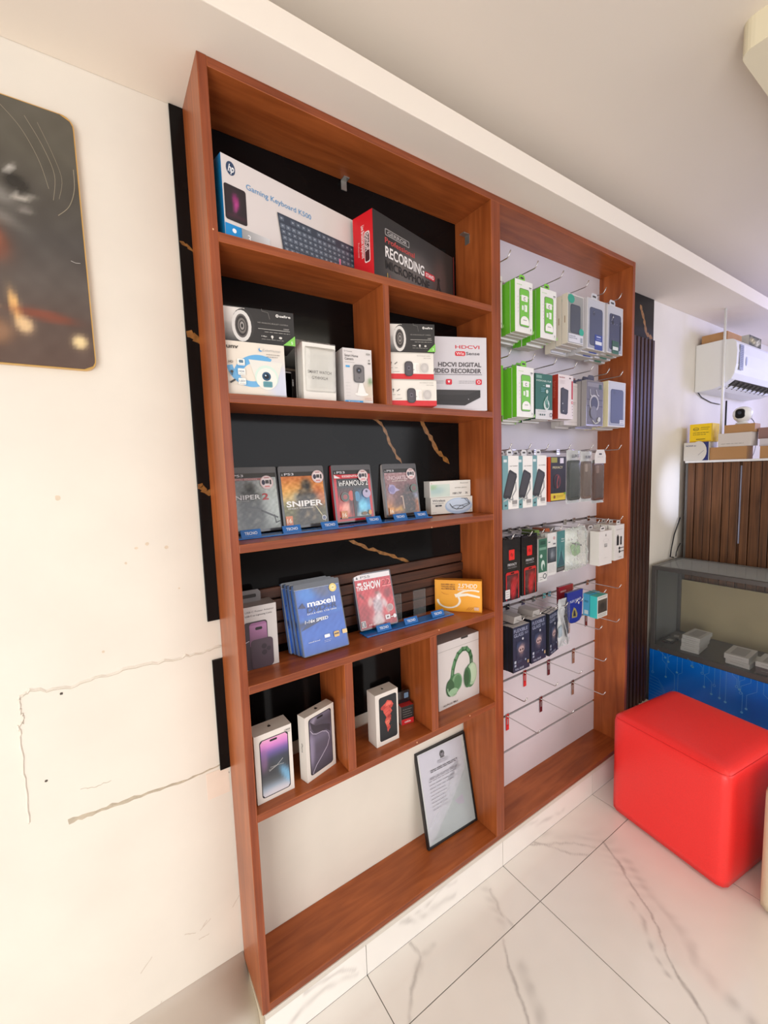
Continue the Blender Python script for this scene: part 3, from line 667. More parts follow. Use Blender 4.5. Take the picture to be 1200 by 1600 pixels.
# --- smart home camera box
w, d, h = .084, .06, .142
it = carton(w, d, h, (214, 208, 206)); f = it.face('front', w, d, h)
f.grid(0, .05, 1, .55, 10, 10, blobs((214, 208, 206), [(.85, .35, .22, .35, 0, (206, 192, 174), .9), (.93, .72, .09, .12, 0, (110, 140, 100), .9), (.9, .05, .3, .1, 0, (226, 200, 186), .8)]))
f.text('O Yoosee', .05, .93, .028, (130, 126, 124), w=.27); f.text('Smart Home', .06, .845, .045, (88, 84, 84), w=.46, bold=.6); f.text('Camera', .06, .785, .045, (88, 84, 84), w=.30, bold=.6); f.dashes(.06, .74, .4, 1, .03, (150, 146, 144), .0008, 0)
f.rrect(.08, .65, .22, .685, .001, (70, 160, 214)); f.ell(.90, .80, .03, (150, 146, 142)); f.rect(.86, .73, .94, .76, (120, 116, 112)); f.rect(.80, .90, .94, .93, (160, 156, 152))
f.ell(.60, .165, .23, (236, 232, 228), .035); f.poly([(.53, .37), (.64, .37), (.76, .17), (.44, .17)], (232, 228, 224))
f.rrect(.33, .375, .71, .705, .008, (92, 90, 92)); f.rrect(.36, .395, .68, .69, .007, (112, 108, 110)); f.ell(.52, .60, .10, (74, 70, 74)); f.ell(.52, .60, .07, (40, 38, 42)); f.ell(.52, .60, .03, (110, 120, 140)); f.ell(.52, .46, .02, (70, 68, 70))
for k in range(5): f.dashes(.05, .36-k*.06, .2, 1, .03, (190, 186, 184), .0009, 0, k)
f.rect(0, 0, .62, .038, (52, 150, 212)); f.text('Yoosee', .1, .01, .02, (230, 240, 250), w=.4); f.dashes(.68, .085, .96, 2, .03, (150, 120, 110), .0009, .2, 6)
it.build('home_camera_box', pose(.3235, .018, SH[1]+.0005, -7), 'upright white home camera box leaning beside the second-shelf divider', 'box')
# --- two red striped white boxes
w, d, h = .140, .058, .0745
it = carton(w, d, h, (228, 222, 214), bottom=(190, 50, 50), top=(216, 210, 202)); f = it.face('front', w, d, h)
f.rect(0, 0, 1, .20, (206, 46, 52)); f.rect(0, .955, 1, 1, (190, 184, 176))
f.line([(.10, .26), (.24, .28)], .001, (150, 146, 142)); f.ell(.06, .60, .018, (110, 106, 104), .04); f.rect(.055, .50, .065, .60, (110, 106, 104)); f.line([(.14, .55), (.19, .62)], .0025, (110, 106, 104)); f.dashes(.04, .40, .10, 1, .03, (140, 136, 134), .0012, 0); f.dashes(.14, .40, .20, 1, .03, (140, 136, 134), .0012, 0, 7)
f.poly([(.45, .62), (.66, .60), (.66, .26), (.45, .18)], (240, 236, 230)); f.ell(.63, .41, .035, (226, 220, 214), .16)
f.rrect(.70, .24, .88, .60, .006, (214, 208, 204)); 
for k in range(4): f.ring(.79, .42, .085-k*.02, .12, (176, 170, 168), .17-k*.04)
f.rrect(.345, .10, .535, .66, .010, (66, 62, 66)); f.rrect(.365, .14, .515, .62, .008, (82, 78, 84)); f.rrect(.41, .32, .47, .48, .002, (104, 100, 110)); f.ell(.44, .40, .018, (40, 38, 44))
f.text('HDCVI IR BULLET CAMERA', .62, .85, .035, (140, 136, 132), w=.30); f.text('NETWORK', .93, .76, .035, (140, 136, 132), w=.16, al='R'); f.ell(.545, .34, .015, (190, 186, 180))
a = it.build('white_camera_box', pose(.474, .018, SH[1]+.0005, -19), 'white red-striped bullet camera box at the very bottom of the right-hand stack', 'box', 'red-striped camera boxes')
clone(a, pose(.4715, .022, SH[1]+.0758, -21), 'white red-striped bullet camera box in the middle of the right-hand stack').scale = (.97, 1, 1)
# --- HDCVI recorder box
w, d, h = .243, .045, .230
it = carton(w, d, h, (206, 202, 208), top=(196, 190, 190), left=(196, 192, 196)); f = it.face('front', w, d, h)
f.text('HDCVI', .90, .845, .045, (196, 42, 60), w=.34, al='R', bold=.8); f.rrect(.555, .745, .70, .81, .005, (204, 42, 56)); f.text('Wiz', .628, .76, .038, (240, 220, 222), w=.11, al='C', bold=.5); f.text('Sense', .71, .76, .042, (72, 66, 70), w=.19, bold=.4)
f.text('HDCVI DIGITAL', .92, .60, .058, (66, 60, 64), w=.60, al='R', bold=1); f.text('VIDEO RECORDER', .92, .515, .058, (66, 60, 64), w=.695, al='R', bold=1); f.rect(.02, .490, .93, .496, (90, 84, 88))
f.rrect(.42, .355, .505, .43, .004, (204, 42, 62)); f.poly([(.445, .41), (.48, .41), (.468, .38), (.457, .38)], (240, 225, 228)); f.rrect(.84, .355, .925, .43, .004, (204, 42, 62)); f.ring(.882, .393, .022, .3, (240, 225, 228))
f.dashes(.24, .40, .40, 2, .025, (120, 114, 118), .001, .1, 4); f.dashes(.60, .40, .82, 2, .025, (120, 114, 118), .001, .1, 8)
f.poly([(.15, .26), (.30, .285), (.90, .28), (.90, .18), (.68, .07), (.15, .09)], (48, 46, 48)); f.poly([(.15, .26), (.30, .285), (.90, .28), (.70, .215), (.15, .22)], (58, 56, 58)); f.line([(.15, .145), (.68, .13), (.90, .22)], .001, (34, 32, 34)); f.ell(.73, .155, .006, (190, 190, 200)); f.rect(.02, .018, .9, .020, (196, 190, 194))
it.build('video_recorder_box', pose(.612, .080, SH[1]+.0005, -22), 'large white video recorder box with dark recorder picture, right of second shelf', 'box')

# ================================================================== GAME CASES
def tecno_stand(name, w, d, label, tabs, uprights):
    root = bpy.data.objects.new(name, None); root.empty_display_size = .02; C.objects.link(root); tag(root, label, 'display stand', 'blue display stands')
    b = obj('base_plate', bxm(bmesh.new(), 0, w, 0, d, 0, .004, bevel=.0012), M['blue']); b.parent = root
    for x in tabs:
        bm = bmesh.new(); bxm(bm, 0, .052, 0, .0035, 0, .021, bevel=.001, mat=Matrix.Translation((x, .012, .0035)) @ Matrix.Rotation(R(-28), 4, 'X'))
        o = obj('name_tab', bm, M['blue']); o.parent = root
        it = Item(); f = Face(it, Vector((0, 0, 0)), Vector((1, 0, 0)), Vector((0, 0, 1)), Vector((0, -1, 0)), .052, .021, 'paper')
        f.text('TECNO', .5, .32, .36, (226, 234, 244), w=.62, al='C', bold=1)
        t = it.build('lettering', Matrix.Translation((x, .012, .0035)) @ Matrix.Rotation(R(-28), 4, 'X')); t.parent = root
    for x in uprights:
        bm = bmesh.new(); bxm(bm, x, x+.050, .055, .0575, .004, .095, bevel=.0006)
        o = obj('acrylic_upright', bm, M['glass']); o.parent = root
    return root
def case(label, art, x, y, z, th, tilt, spine=(40, 40, 44), ps=True, top=(84, 84, 88), n='game_case'):
    w, d, h = .1375, .014, .175
    it = Item(); pts = rrpts(w, h, .005, 3); it.prism(pts, 0, d, top, spine, 'gloss'); f = it.face('front', w, d, h, 'gloss')
    art(f); return it.build(n, pose(x, y, z, th, tilt, d), label, 'game case', 'game cases')
def ps3head(f, word='PS3'):
    f.rect(.045, .835, .965, .905, (30, 28, 30)); f.poly([(.065, .85), (.085, .85), (.075, .885)], (200, 200, 204)); f.text(word, .12, .852, .036, (206, 206, 210), w=.20, bold=.5)
def sticker(f, x, y, r=.135):
    f.ell(x, y, r, (222, 208, 208)); f.ring(x, y, r*.95, .06, (196, 150, 150)); f.ell(x-.07, y-.0, .035, (50, 48, 70), .04); f.rect(x-.03, y-.02, x+.04, y+.035, (60, 58, 62)); f.rrect(x+.055, y-.035, x+.09, y+.04, .002, (56, 50, 54)); f.rect(x-.05, y+.065, x+.05, y+.078, (160, 90, 90)); f.rect(x-.05, y-.075, x+.05, y-.055, (204, 130, 130))
def fig(cx, by, s, c1, c2, c3, seed=1):
    rnd = random.Random(seed); q = [(cx, by+.20*s, .27*s, .30*s, 0, c1, .95), (cx, by+.46*s, .22*s, .16*s, 0, c1, .95), (cx+.01*s, by+.72*s, .11*s, .12*s, 0, c1, .97)]
    for k in range(26): q.append((cx+rnd.uniform(-.22, .22)*s, by+rnd.uniform(.04, .66)*s, rnd.uniform(.03, .07)*s, rnd.uniform(.015, .04)*s, rnd.uniform(-60, 60), rnd.choice((c2, c3)), .65))
    return q+[(cx+.02*s, by+.70*s, .05*s, .05*s, 0, c3, .7), (cx-.03*s, by+.77*s, .04*s, .03*s, 20, c2, .5)]
def art1(f):
    f.grid(.04, .04, .965, .84, 30, 38, blobs([(116, 122, 116), (140, 146, 142), (156, 162, 164)], [(.9, .5, .3, .5, 0, (190, 200, 196), .7), (.1, .9, .3, .2, 0, (110, 116, 118), .6)]+fig(.40, .02, 1.05, (58, 60, 58), (112, 112, 106), (34, 34, 34)), 7))
    f.line([(.30, .42), (.62, .32), (.92, .20)], .005, (52, 52, 52)); f.line([(.34, .36), (.58, .32)], .008, (70, 70, 68)); f.line([(.86, .24), (.88, .12), (.96, .14)], .003, (46, 46, 46))
    ps3head(f); f.rect(.045, .795, .75, .830, (150, 96, 96)); f.text('LIMITED EDITION', .08, .80, .022, (196, 170, 170), w=.5, bold=.6)
    f.text('SNIPER', .03, .505, .068, (214, 214, 214), w=.58, bold=.9); f.text('2', .645, .49, .095, (172, 40, 44), w=.13, bold=1); f.text('GHOST WARRIOR', .06, .475, .016, (200, 200, 200), w=.32); sticker(f, .77, .755)
def art2(f):
    f.grid(.045, .04, .965, .84, 32, 40, blobs([(70, 66, 40), (120, 106, 58), (206, 168, 92), (226, 160, 78), (190, 104, 48)], [(.3, .45, .25, .2, 0, (228, 200, 130), .7), (.85, .55, .18, .25, 0, (196, 96, 44), .8), (.12, .3, .2, .2, 0, (96, 98, 50), .8), (.9, .2, .2, .2, 0, (90, 92, 56), .8), (.33, .56, .07, .09, 30, (176, 184, 170), .7)]+fig(.56, .02, 1.08, (50, 42, 32), (150, 134, 104), (26, 24, 22), 5), 9, 3))
    f.line([(.72, .36), (.86, .18), (.93, .08)], .003, (190, 180, 140))
    ps3head(f); f.text('SNIPER', .10, .345, .088, (232, 230, 226), w=.80, bold=1.2); f.text('GHOST WARRIOR', .12, .305, .02, (226, 222, 214), w=.56, bold=.5); f.ell(.90, .13, .055, (196, 196, 196)); f.ell(.90, .13, .035, (90, 100, 130))
    f.rect(.055, .055, .20, .20, (214, 120, 70)); f.text('16', .127, .09, .07, (240, 220, 190), w=.10, al='C', bold=1); sticker(f, .845, .815)
def art3(f):
    f.rect(.04, .02, .965, .84, (196, 30, 44)); f.rect(.10, .06, .90, .76, (34, 30, 34))
    f.grid(.10, .09, .50, .60, 10, 12, blobs([(200, 60, 50), (222, 90, 76), (120, 34, 34), (40, 24, 26)], [(.5, .3, .3, .2, 0, (250, 190, 170), .8), (.8, .5, .15, .5, 0, (60, 20, 22), .8), (.3, .02, .2, .15, 0, (236, 130, 110), .8)], 8, 4))
    f.grid(.50, .09, .90, .60, 10, 12, blobs([(120, 180, 210), (60, 150, 206), (40, 96, 140), (34, 36, 46)], [(.5, .35, .3, .2, 0, (120, 214, 244), .9), (.05, .5, .18, .5, 0, (24, 30, 40), .8), (.5, .05, .4, .1, 0, (210, 200, 180), .6)], 8, 5))
    f.ell(.43, .46, .07, (196, 74, 60), .09); f.ell(.58, .44, .07, (60, 130, 170), .09); f.rect(.47, .09, .53, .55, (30, 26, 30))
    ps3head(f); f.rect(.045, .77, .9, .83, (196, 30, 44)); f.poly([(.045, .83), (.2, .77), (.045, .77)], (226, 220, 220)); f.text('ESSENTIALS', .24, .782, .034, (236, 220, 220), w=.52, bold=.8)
    f.text('inFAMOUS 2', .14, .635, .088, (206, 206, 202), w=.74, bold=1)
    f.ell(.27, .44, .105, (110, 104, 100)); f.ring(.27, .44, .09, .3, (50, 70, 60)); f.ell(.27, .44, .05, (150, 70, 70)); f.ell(.82, .485, .105, (170, 160, 190)); f.ell(.82, .52, .03, (60, 56, 90))
    f.rect(.13, .07, .285, .20, (206, 130, 70)); f.text('16', .208, .10, .065, (240, 224, 200), w=.10, al='C', bold=1); f.ell(.72, .13, .07, (120, 90, 50), .03); f.ell(.86, .14, .04, (214, 150, 60), .045); sticker(f, .76, .80)
def art4(f):
    f.grid(.045, .03, .965, .83, 32, 40, blobs([(120, 74, 52), (190, 120, 70), (96, 66, 66), (110, 60, 64), (170, 136, 140)], [(.3, .18, .2, .08, 0, (236, 170, 60), .95), (.6, .14, .2, .07, 0, (240, 190, 70), .9), (.88, .4, .16, .12, 0, (150, 176, 214), .9), (.9, .2, .2, .16, 0, (206, 118, 60), .9), (.2, .55, .16, .2, 0, (190, 150, 150), .7), (.45, .50, .28, .2, 0, (96, 50, 48), .85), (.35, .30, .2, .1, 30, (84, 48, 44), .8)]+fig(.70, .04, .8, (40, 26, 26), (112, 78, 70), (20, 18, 20), 3), 8, 8))
    f.line([(.46, .38), (.51, .38), (.53, .15)], .004, (196, 166, 146))
    ps3head(f); f.text('UNCHARTED', .10, .70, .07, (206, 180, 184), w=.62, bold=.8); f.text("DRAKE'S DECEPTION", .24, .665, .02, (226, 210, 200), w=.42, bold=.4)
    f.ell(.22, .52, .115, (140, 128, 176)); f.ell(.22, .56, .03, (70, 64, 110)); f.poly([(.14, .62), (.44, .50), (.14, .44)], (164, 152, 190)); f.ell(.22, .52, .08, (120, 110, 160)); f.ell(.86, .52, .105, (80, 96, 84)); f.ell(.86, .52, .06, (110, 66, 64)); f.rect(.08, .06, .21, .18, (222, 150, 70)); f.text('16', .145, .085, .06, (245, 230, 200), w=.09, al='C', bold=1); sticker(f, .80, .80)
zc = SH[2]+.006
case('grey game case with camouflaged soldier and number two, far left of middle shelf', art1, .0385, .128, zc, 2, 8.5)
case('orange game case with hooded soldier on the middle shelf', art2, .1765, .124, zc, 0, 8.5)
case('red game case with red and blue figures on the middle shelf', art3, .343, .134, zc, -1, 7.5, (196, 34, 46))
case('brown game case with fiery explosion cover, rightmost of the four', art4, .527, .135, zc, -1, 7.5, (190, 186, 184))
st = tecno_stand('display_stand', .330, .055, 'blue acrylic stand under the two leftmost game cases', (.012, .122, .235), ()); st.location = (.036, .0685, SH[2]+.0004)
st2 = tecno_stand('display_stand', .300, .055, 'blue acrylic stand under the red and brown game cases', (.055, .155, .240), ()); st2.location = (.3705, .078, SH[2]+.0004)

# --- two smart glasses boxes
def glasses(up):
    w, d, h = .167, .040, .0565
    it = carton(w, d, h, (222, 220, 214), top=(206, 204, 200)); f = it.face('front', w, d, h)
    if up:
        f.grid(.02, .05, .48, .80, 8, 6, blobs((200, 214, 206), [(.3, .5, .4, .3, 0, (170, 196, 196), .9), (.1, .8, .2, .2, 0, (150, 186, 140), .7)])); f.text('s', .04, .84, .08, (180, 60, 60), bold=1); f.text('Bluetooth', .94, .80, .07, (120, 116, 116), w=.2, al='R'); f.text('1080 L70P', .55, .15, .12, (90, 86, 90), w=.22, bold=.5); f.text('2K', .86, .15, .12, (80, 76, 80), bold=.6); f.text('wireless glasses', .60, .52, .08, (140, 136, 130), w=.3)
    else:
        f.ell(.66, .44, .33, (168, 192, 222), .50); f.ell(.66, .50, .30, (196, 212, 232), .40); f.text('Wireless', .035, .76, .13, (60, 62, 74), w=.30, bold=.7); f.text('Smart Glasses', .035, .64, .06, (110, 112, 120), w=.26, bold=.5)
        f.rrect(.10, .46, .25, .56, .002, (60, 60, 66)); f.text('ac', .175, .48, .05, (230, 230, 230), w=.05, al='C'); f.dashes(.03, .10, .12, 1, .05, (150, 150, 150), .001, 0)
        K = (34, 34, 40); f.line([(.44, .60), (.50, .36), (.60, .24), (.74, .26), (.80, .36), (.93, .52)], .0022, K); f.line([(.50, .40), (.60, .48), (.74, .44), (.80, .36)], .0016, K); f.line([(.62, .27), (.70, .44), (.92, .58), (.86, .88), (.72, .90)], .0016, K); f.line([(.93, .52), (.80, .86)], .0014, K)
        f.text('w', .93, .08, .08, (120, 120, 130), bold=.4)
    return it
glasses(False).build('smart_glasses_box', pose(.703, .124, SH[2]+.004, -12), 'white smart glasses box with black glasses drawn, lower of two', 'box', 'smart glasses boxes')
glasses(True).build('smart_glasses_box', pose(.700, .125, SH[2]+.0612, -10), 'white and pale green smart glasses box stacked on the other one', 'box', 'smart glasses boxes')

# ================================================================== FOURTH SHELF
def phone_pic(f, x0, y0, x1, y1, fn, nx=12, ny=20, r=.008):
    f.rrect(x0, y0, x1, y1, r, (40, 38, 44)); t = .0022
    X0, X1, Y0, Y1 = x0+t/f.w, x1-t/f.w, y0+t/f.h, y1-t/f.h
    W2, H2 = (X1-X0)*f.w, (Y1-Y0)*f.h; rr = r-t
    rows = 22
    def inset(v):
        yy = v*H2; q = min(yy, H2-yy)
        return (rr-math.sqrt(max(0, rr*rr-(rr-q)**2)))/W2 if q < rr else 0
    for j in range(rows):
        v0, v1 = j/rows, (j+1)/rows
        if j == 0: v0 = .001
        for i in range(nx):
            P = []; cs = []
            for u, v in ((i/nx, v0), ((i+1)/nx, v0), ((i+1)/nx, v1), (i/nx, v1)):
                k = inset(v); uu = k+(1-2*k)*u; P.append(f.p(X0+(X1-X0)*uu, Y0+(Y1-Y0)*v)); cs.append(fn(uu, v))
            f.it.poly(P, cs, f.mat)
    f.l += 1
# charger box
w, d, h = .100, .06, .166
it = carton(w, d, h, (196, 190, 188), top=(150, 146, 144)); f = it.face('front', w, d, h)
f.text('Use USB-C Power Adapter', .04, .905, .026, (70, 64, 66), w=.90); f.text('with USB-C to Lightning Cable', .04, .845, .026, (70, 64, 66), w=.84)
f.grid(.10, .0, .84, .58, 12, 14, blobs((196, 190, 188), [])); f.rrect(.13, .0, .74, .76, .008, (66, 54, 62)); f.rrect(.27, .34, .72, .74, .008, (150, 100, 140))
f.grid(.28, .36, .71, .70, 6, 6, blobs([(92, 70, 88), (140, 96, 130), (170, 120, 160)], [])); f.rrect(.42, .62, .60, .665, .003, (34, 28, 34)); f.rrect(.28, .0, .86, .47, .010, (74, 60, 70)); f.ell(.62, .34, .07, (54, 44, 52)); f.ell(.62, .24, .07, (54, 44, 52)); f.ell(.74, .29, .06, (58, 48, 56)); f.line([(.14, .45), (.24, .47)], .002, (190, 180, 190))
ch = it.build('charger_box', pose(.0265, .086, SH[3]+.0005, -1.4), 'grey-white phone charger box with hang tab, far left of fourth shelf', 'box')
it = Item(); it.prism([(0, 0), (.062, 0), (.062, .024), (.055, .032), (.007, .032), (0, .024)], 0, .0012, (118, 114, 114)); g = Face(it, Vector((0, 0, 0)), Vector((1, 0, 0)), Vector((0, 0, 1)), Vector((0, -1, 0)), .062, .032, 'paper'); g.rrect(.2, .35, .8, .65, .003, (44, 36, 34))
it.build('hang_tab', Matrix.Translation((.012, .045, h)), parent=ch)
# disc packs
w, d, h = .1425, .014, .197
def dvd():
    it = Item(); it.prism(rrpts(w, h, .004, 3), 0, d, (60, 62, 70), (110, 140, 190), 'gloss'); f = it.face('front', w, d, h, 'gloss')
    f.grid(.02, .01, .98, .985, 14, 20, blobs([(34, 84, 176), (44, 96, 190), (40, 88, 180), (46, 90, 176), (60, 92, 160)], [(.25, .86, .2, .12, 0, (60, 130, 214), .8), (.55, .92, .25, .12, -30, (84, 88, 116), .85), (.1, .44, .35, .04, 5, (30, 44, 84), .9), (.5, .52, .6, .015, 4, (60, 120, 200), .6)], 4))
    f.poly([(.03, .36), (.25, .475), (.68, .485), (.42, .43), (.20, .385), (.03, .355)], (34, 46, 88)); f.rect(.02, .92, .98, .985, (56, 58, 66)); f.line([(.0, .925), (.98, .91)], .0008, (170, 180, 200))
    f.text('maxell', .23, .665, .082, (232, 236, 244), w=.62, bold=1.1); f.text('DVD+R', .20, .585, .070, (30, 50, 100), w=.66, bold=1, shear=.2); f.text('DATA & VIDEO  4.7GB 120min', .20, .555, .022, (220, 228, 240), w=.64, bold=.6)
    f.poly([(.03, .67), (.13, .735), (.19, .655)], (36, 40, 84)); f.text('1-16x SPEED', .12, .445, .042, (232, 236, 244), w=.50, bold=1, shear=.2)
    f.ell(.83, .87, .085, (222, 196, 96)); f.ell(.83, .87, .05, (240, 224, 160)); f.text('100', .83, .86, .02, (120, 96, 30), al='C', bold=.5)
    f.rrect(.48, .19, .60, .235, .002, (226, 230, 236)); f.rrect(.69, .165, .81, .245, .003, (214, 170, 84)); f.rect(.70, .20, .80, .22, (60, 50, 40)); f.rrect(.88, .185, .99, .245, .002, (220, 190, 130)); f.text('maxell brand', .13, .175, .018, (220, 226, 240), w=.24, bold=.4); f.dashes(.46, .155, .62, 2, .02, (200, 210, 230), .0008, .2)
    return it
p0 = dvd().build('disc_pack', pose(.187, .058, SH[3]+.0005, 1, 15, .014), 'blue shrink-wrapped disc pack, frontmost of the leaning stack of four', 'disc pack', 'blue disc packs')
for k in range(1, 4):
    clone(p0, pose(.187-.0065*k+(.002 if k == 2 else 0), .058+.0148*k/math.cos(R(15)), SH[3]+.0005, 1-.4*k, 15, .014), f'blue shrink-wrapped disc pack, {ORD[k]} from the front of the leaning stack')
# THE SHOW 22
def art5(f):
    f.rect(.03, .885, .97, .975, (226, 220, 222)); f.poly([(.07, .905), (.13, .905), (.10, .955)], (70, 66, 70)); f.text('PS5', .19, .908, .042, (110, 106, 110), w=.25, bold=.3)
    f.grid(.03, .02, .97, .885, 34, 40, blobs([(150, 26, 34), (196, 40, 50), (184, 36, 46), (190, 44, 56)], [(.55, .5, .5, .35, 0, (206, 60, 66), .6), (.15, .3, .2, .2, 0, (140, 24, 30), .7), (.85, .65, .1, .1, 0, (120, 24, 30), .8), (.13, .66, .08, .03, -40, (96, 30, 30), .8)]
        +[(.54, .42, .15, .20, 0, (176, 168, 176), .95), (.50, .12, .17, .16, 0, (206, 196, 198), .95), (.34, .52, .06, .10, -20, (206, 176, 170), .9), (.74, .44, .06, .12, 25, (206, 196, 198), .9), (.80, .28, .04, .06, 20, (200, 170, 160), .8), (.57, .70, .07, .055, 0, (130, 86, 78), .95), (.57, .755, .085, .04, 0, (170, 36, 42), .95), (.60, .60, .08, .06, 40, (228, 222, 226), .9)]
        +[(.44+.05*((k*5) % 5), .26+.045*k, .03, .012, 30*k, ((128, 122, 140), (206, 200, 206))[k % 2], .7) for k in range(8)], 8, 6))
    f.ell(.84, .31, .07, (186, 160, 158))
    f.text('THE', .05, .70, .075, (232, 226, 228), w=.17, bold=1.2); f.rrect(.09, .79, .19, .835, .001, (226, 220, 222)); f.text('SHOW', .235, .705, .13, (232, 226, 228), w=.46, bold=1.4); f.text('22', .71, .71, .125, (236, 120, 122), w=.25, bold=1); f.text('22', .725, .725, .10, (150, 26, 34), w=.21, bold=.2)
    f.ell(.84, .31, .085, (186, 160, 158)); f.ell(.84, .31, .06, (160, 130, 130)); f.rect(.04, .05, .15, .16, (226, 222, 224)); f.rect(.05, .06, .14, .15, (40, 36, 38)); f.text('E', .095, .075, .06, (230, 226, 226), al='C', bold=1); f.rrect(.67, .11, .80, .19, .002, (226, 220, 222)); f.text('M', .735, .13, .04, (60, 30, 40), al='C', bold=1); f.ell(.92, .145, .045, (232, 226, 228)); f.line([(.82, .14), (.9, .14)], .003, (226, 220, 222)); f.text('MLB', .22, .06, .03, (230, 190, 190), w=.16, bold=.8)
case('red and white baseball game case on the blue stand, fourth shelf', art5, .3985, .112, SH[3]+.007, -4, 15, (70, 70, 84), top=(84, 80, 86))
st = tecno_stand('display_stand', .345, .048, 'blue acrylic stand with two empty clear uprights, fourth shelf', (.045, .150, .262), (.115, .215)); st.matrix_basis = Matrix.Translation((.400, .076, SH[3]+.0005)) @ Matrix.Rotation(R(-2), 4, 'Z')
# yellow drive case box
w, d, h = .163, .028, .112
YL = (232, 154, 22)
it = carton(w, d, h, YL, top=(190, 120, 30), left=(206, 130, 26)); f = it.face('front', w, d, h)
f.rrect(.03, .03, .98, .97, .003, (238, 164, 26)); f.ring(.80, .30, .42, .12, (240, 232, 214), .42, 68, 175); f.ring(.30, .35, .26, .18, (240, 232, 214), .26, 175, 390); f.poly([(.42, .56), (.70, .60), (.96, .52), (.96, .46), (.70, .52), (.45, .46)], (240, 232, 214)); 
f.ell(.28, .40, .18, (238, 164, 26), .20); f.poly([(.03, .72), (.05, .40), (.10, .40), (.10, .72)], (238, 164, 26))
f.text('2.5"HDD', .50, .77, .13, (244, 232, 208), w=.40, bold=1, shear=.15); f.text('EXTERNAL CASE', .50, .68, .055, (244, 232, 208), w=.38, bold=.8)
for k, t in enumerate(('HIGH SPEED USB 2.0', 'TOOLLESS DESIGN', 'ALUMINIUM')): f.text(t, .14, .84-.07*k, .045, (110, 60, 14), w=.30, bold=.6)
f.line([(.14, .62), (.20, .56), (.30, .54)], .0008, (190, 110, 20)); f.rrect(.84, .07, .94, .17, .001, (214, 176, 150))
for k in range(3): f.line([(.68+.04*k, .07), (.74+.04*k, .16)], .0012, (170, 100, 24))
it.build('drive_case_box', pose(.727, .142, SH[3]+.0005, -50), 'yellow and orange hard drive case box at right end of fourth shelf', 'box')

# ================================================================== FIFTH SHELF
def iph(w, d, h, label, fn, x, y, th, n=12, side=(224, 218, 210)):
    it = Item(); it.box(0, w, 0, d, 0, h, (222, 214, 206), 'paper', left=side, top=(208, 204, 196)); f = it.face('front', w, d, h); t = it.face('top', w, d, h); apple(t, .5, .5, .045, (40, 38, 38), (208, 204, 196))
    g = it.face('left', w, d, h); fn(f, g); return it.build('phone_box', pose(x, y, SH[4]+.0005, th), label, 'box', 'smartphone boxes')
def s14(f, g):
    fn = blobs([(206, 202, 208), (150, 164, 180), (84, 88, 92), (60, 62, 66), (58, 60, 64), (60, 64, 80), (104, 88, 150), (206, 126, 196), (226, 160, 196)], [(.92, .25, .3, .1, -35, (120, 180, 220), .8), (.1, .65, .14, .2, 0, (150, 104, 150), .6), (.5, .02, .5, .08, 0, (206, 200, 206), .6)])
    phone_pic(f, .13, .06, .90, .915, fn); f.rrect(.40, .855, .60, .885, .0026, (22, 20, 24)); f.line([(.35, .43), (.55, .47), (.72, .54)], .0012, (190, 190, 190)); f.line([(.38, .48), (.55, .475), (.74, .46)], .0010, (170, 170, 170)); f.line([(.33, .45), (.5, .47)], .0008, (150, 150, 150)); f.text('128GB', .80, .925, .022, (70, 66, 70), w=.16, bold=.5); f.text('PRO', .88, .895, .016, (90, 86, 90), bold=.3)
def s15(f, g):
    fn = blobs([(70, 66, 76), (78, 72, 86), (88, 80, 98), (84, 76, 92), (90, 84, 100), (110, 102, 124), (80, 74, 88), (74, 68, 80), (112, 104, 124)], [(.06, .45, .12, .3, 0, (150, 140, 168), .8), (.15, .92, .16, .06, 30, (150, 140, 160), .8)])
    phone_pic(f, .115, .07, .90, .945, fn); f.line([(.17, .76), (.24, .70), (.36, .665), (.56, .655), (.70, .62), (.78, .56), (.80, .48), (.72, .38), (.52, .28), (.32, .19), (.22, .12), (.19, .09)], .0022, (176, 168, 186)); f.line([(.19, .755), (.27, .70), (.38, .672), (.56, .664), (.72, .628), (.80, .56), (.82, .48)], .001, (58, 52, 62))
    f.poly([(.16, .90), (.2, .79), (.30, .70), (.5, .67), (.7, .65), (.84, .58), (.84, .7), (.6, .76), (.34, .80)], (62, 56, 66)); f.rrect(.40, .885, .60, .915, .0026, (22, 20, 24)); g.text('iPhone', .36, .58, .036, (50, 48, 48), rot=-90)
def s6(f, g):
    f.rrect(.15, .08, .93, .925, .007, (34, 38, 42)); q = (206, 84, 74)
    f.poly([(.30, .76), (.42, .79), (.52, .84), (.70, .80), (.78, .72), (.66, .66), (.72, .60), (.60, .54), (.66, .46), (.56, .38), (.62, .30), (.50, .22), (.46, .34), (.38, .44), (.46, .52), (.34, .62)], q)
    for a, b, r, c in ((.32, .72, .10, (178, 64, 60)), (.56, .76, .11, (226, 110, 96)), (.66, .70, .08, (190, 70, 62)), (.48, .62, .11, (214, 92, 82)), (.58, .52, .08, (176, 60, 56)), (.50, .42, .10, (224, 120, 100)), (.54, .30, .07, (186, 70, 62))): f.ell(a, b, r, c, r*.42)
    for a in range(5): f.line([(.36+.02*a, .70-.1*a), (.56+.02*a, .74-.1*a), (.66, .66-.08*a)], .0009, (150, 44, 44))
iph(.100, .052, .182, 'white smartphone box with purple and blue round-glow screen, leftmost on lower shelf', s14, .031, .030, 2)
iph(.103, .030, .185, 'white smartphone box with grey ribbon-swirl screen, angled beside the divider', s15, .166, .027, 15, (236, 232, 226))
iph(.084, .046, .165, 'white smartphone box with orange-red fish pattern on black, middle cubby', s6, .396, .038, 1)
